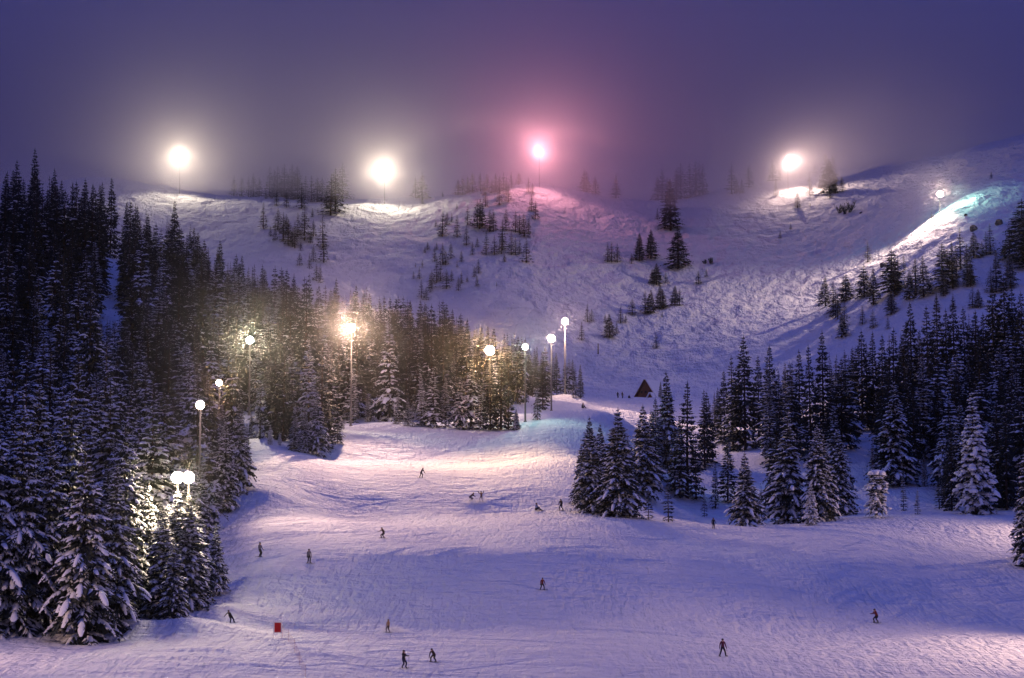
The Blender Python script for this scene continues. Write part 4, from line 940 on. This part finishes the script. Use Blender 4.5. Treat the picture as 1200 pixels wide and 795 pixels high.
P('person in black standing on the crest in front of the blue gully', 836, 620, 13, .2, 'stand', 'skis', BK, BK, crouch=.1)
P('person in a maroon jacket skiing towards the camera with legs apart, lower right', 847, 769.5, 20.5, .05, 'wide', 'skis', MAR, BK, crouch=.12, arms='relaxed')
P('person in a red-brown jacket crouching on a snowboard at the far right', 1027, 730, 16, -1.0, 'board', 'board', RED, BK, crouch=.45, bend=.5, arms='forward')
P('person in a tan jacket skiing through loose snow, above the pair in black', 455, 741.5, 15, -.7, 'board', 'board', TAN, DB, crouch=.15, arms='down')
P('person all in black skiing with poles, left one of the lowest pair', 473, 783.5, 21, .9, 'wide', 'skis', BK, NAV, crouch=.15, arms='forward')
P('person in dark brown bent forward, right one of the lowest pair', 508, 776, 15.5, -.5, 'wide', 'board', DB, BK, crouch=.4, bend=.85, arms='down')
P('person in grey sitting or kneeling below the snow mound by the highest floodlight', 683, 479, 8, .4, 'sit', 'board', GY_, BK, bend=.2)
P('person standing on the far crest, left one of two left of the cabin', 724, 470, 8.2, .3, 'stand', 'board', BK, BK, d=556)
P('person standing on the far crest, right one of two left of the cabin', 729.2, 470, 8.2, .8, 'stand', 'board', BK, BK, d=556)
P('person sitting low on the far crest between the standing two and the cabin', 737, 470, 4.5, .2, 'sit', 'board', BK, BK, d=556, bend=.6)

# ------------------------------------------------------------------ fog bank over the ridge and the thin haze
def vol_mat(name, colr, dens, g):
    m = bpy.data.materials.new(name); m.use_nodes = True; t = m.node_tree; t.nodes.clear()
    v = t.nodes.new('ShaderNodeVolumePrincipled'); o_ = t.nodes.new('ShaderNodeOutputMaterial')
    v.inputs['Color'].default_value = (*colr, 1); v.inputs['Density'].default_value = dens; v.inputs['Anisotropy'].default_value = g
    t.links.new(v.outputs[0], o_.inputs['Volume']); m.cycles.homogeneous_volume = True
    return m
def fog_layer(z_base, dens, seed, amp=10.0, y0=560, name='fog_bank'):
    xs = np.linspace(-620, 620, 70); ys = np.linspace(y0, 1020, 40); X, Y = np.meshgrid(xs, ys)
    top = 290.0
    zb_ = z_base + amp * 2 * vnoise(X / 90, Y / 90, seed) + amp * vnoise(X / 35, Y / 40, seed + 1)
    zb_ = np.minimum(top - .5, zb_ + np.maximum(0, (760 - Y)) * .9 + np.maximum(0, X - 90) * .20)
    n1 = X.size
    V = np.concatenate([np.stack([X.ravel(), Y.ravel(), zb_.ravel()], 1), np.stack([X.ravel(), Y.ravel(), np.full(n1, top) + 6 * vnoise(X / 60, Y / 60, seed + 5).ravel()], 1)])
    r_, c_ = X.shape; id_ = np.arange(n1).reshape(r_, c_)
    q = np.stack([id_[:-1, :-1].ravel(), id_[1:, :-1].ravel(), id_[1:, 1:].ravel(), id_[:-1, 1:].ravel()], 1)
    up = q[:, ::-1] + n1
    def side(a): return np.stack([a[:-1], a[1:], a[1:] + n1, a[:-1] + n1], 1)
    s = np.concatenate([side(id_[0, :]), side(id_[-1, ::-1]), side(id_[::-1, 0]), side(id_[:, -1])])
    me = npmesh(name, V, np.concatenate([q, up, s]), [vol_mat(name, (.98, .93, 1.0), dens, .60)])
    return tag(link(bpy.data.objects.new(name, me)), 'bank of purple fog lying over the ridge', 'fog', kind='stuff')
fog_layer(134, .0060, 21, amp=14); fog_layer(156, .0065, 31, amp=12)
V, Fc = box_arr(-900, 900, -15, 1600, float(GZ.min()) - 30, 440)
hz_ = link(bpy.data.objects.new('haze', npmesh('haze', V, Fc, [vol_mat('haze', (1, 1, 1), .000028, .98)]))); tag(hz_, 'thin evening haze in the air over the slope', 'haze', kind='stuff')
def spray(c, r, d, sx, sz, seed, label):
    p = px(c, r, d); z = zt(p.x, d); bm = bmesh.new(); bmesh.ops.create_icosphere(bm, subdivisions=4, radius=1.0)
    for v in bm.verts:
        q = v.co.copy(); k = 1 + .9 * float(vnoise(q.x * 2 + seed * 5, q.y * 2 + q.z * 3, seed)[()]) + .5 * float(vnoise(q.x * 5, q.z * 5 + q.y * 3, seed + 2)[()])
        v.co = Vector((q.x * sx * k, q.y * .7 * k, max(-.1, q.z * sz * k)))
    me = bpy.data.meshes.new('snow_spray'); bm.to_mesh(me); bm.free(); me.materials.append(vol_mat('snow_spray', (1, 1, 1), 1.1, 0.2))
    o = link(bpy.data.objects.new('snow_spray', me)); o.location = (p.x, d, z + .05); tag(o, label, 'snow spray', kind='stuff')
d = find_d(557, 590); spray(556, 590, d, 1.6, .7, 1, 'puff of loose snow thrown up around the two boarders at mid slope')
d = find_d(461, 742); spray(462, 742, d + .4, 1.5, .45, 2, 'low puff of snow kicked up behind the skier in tan')
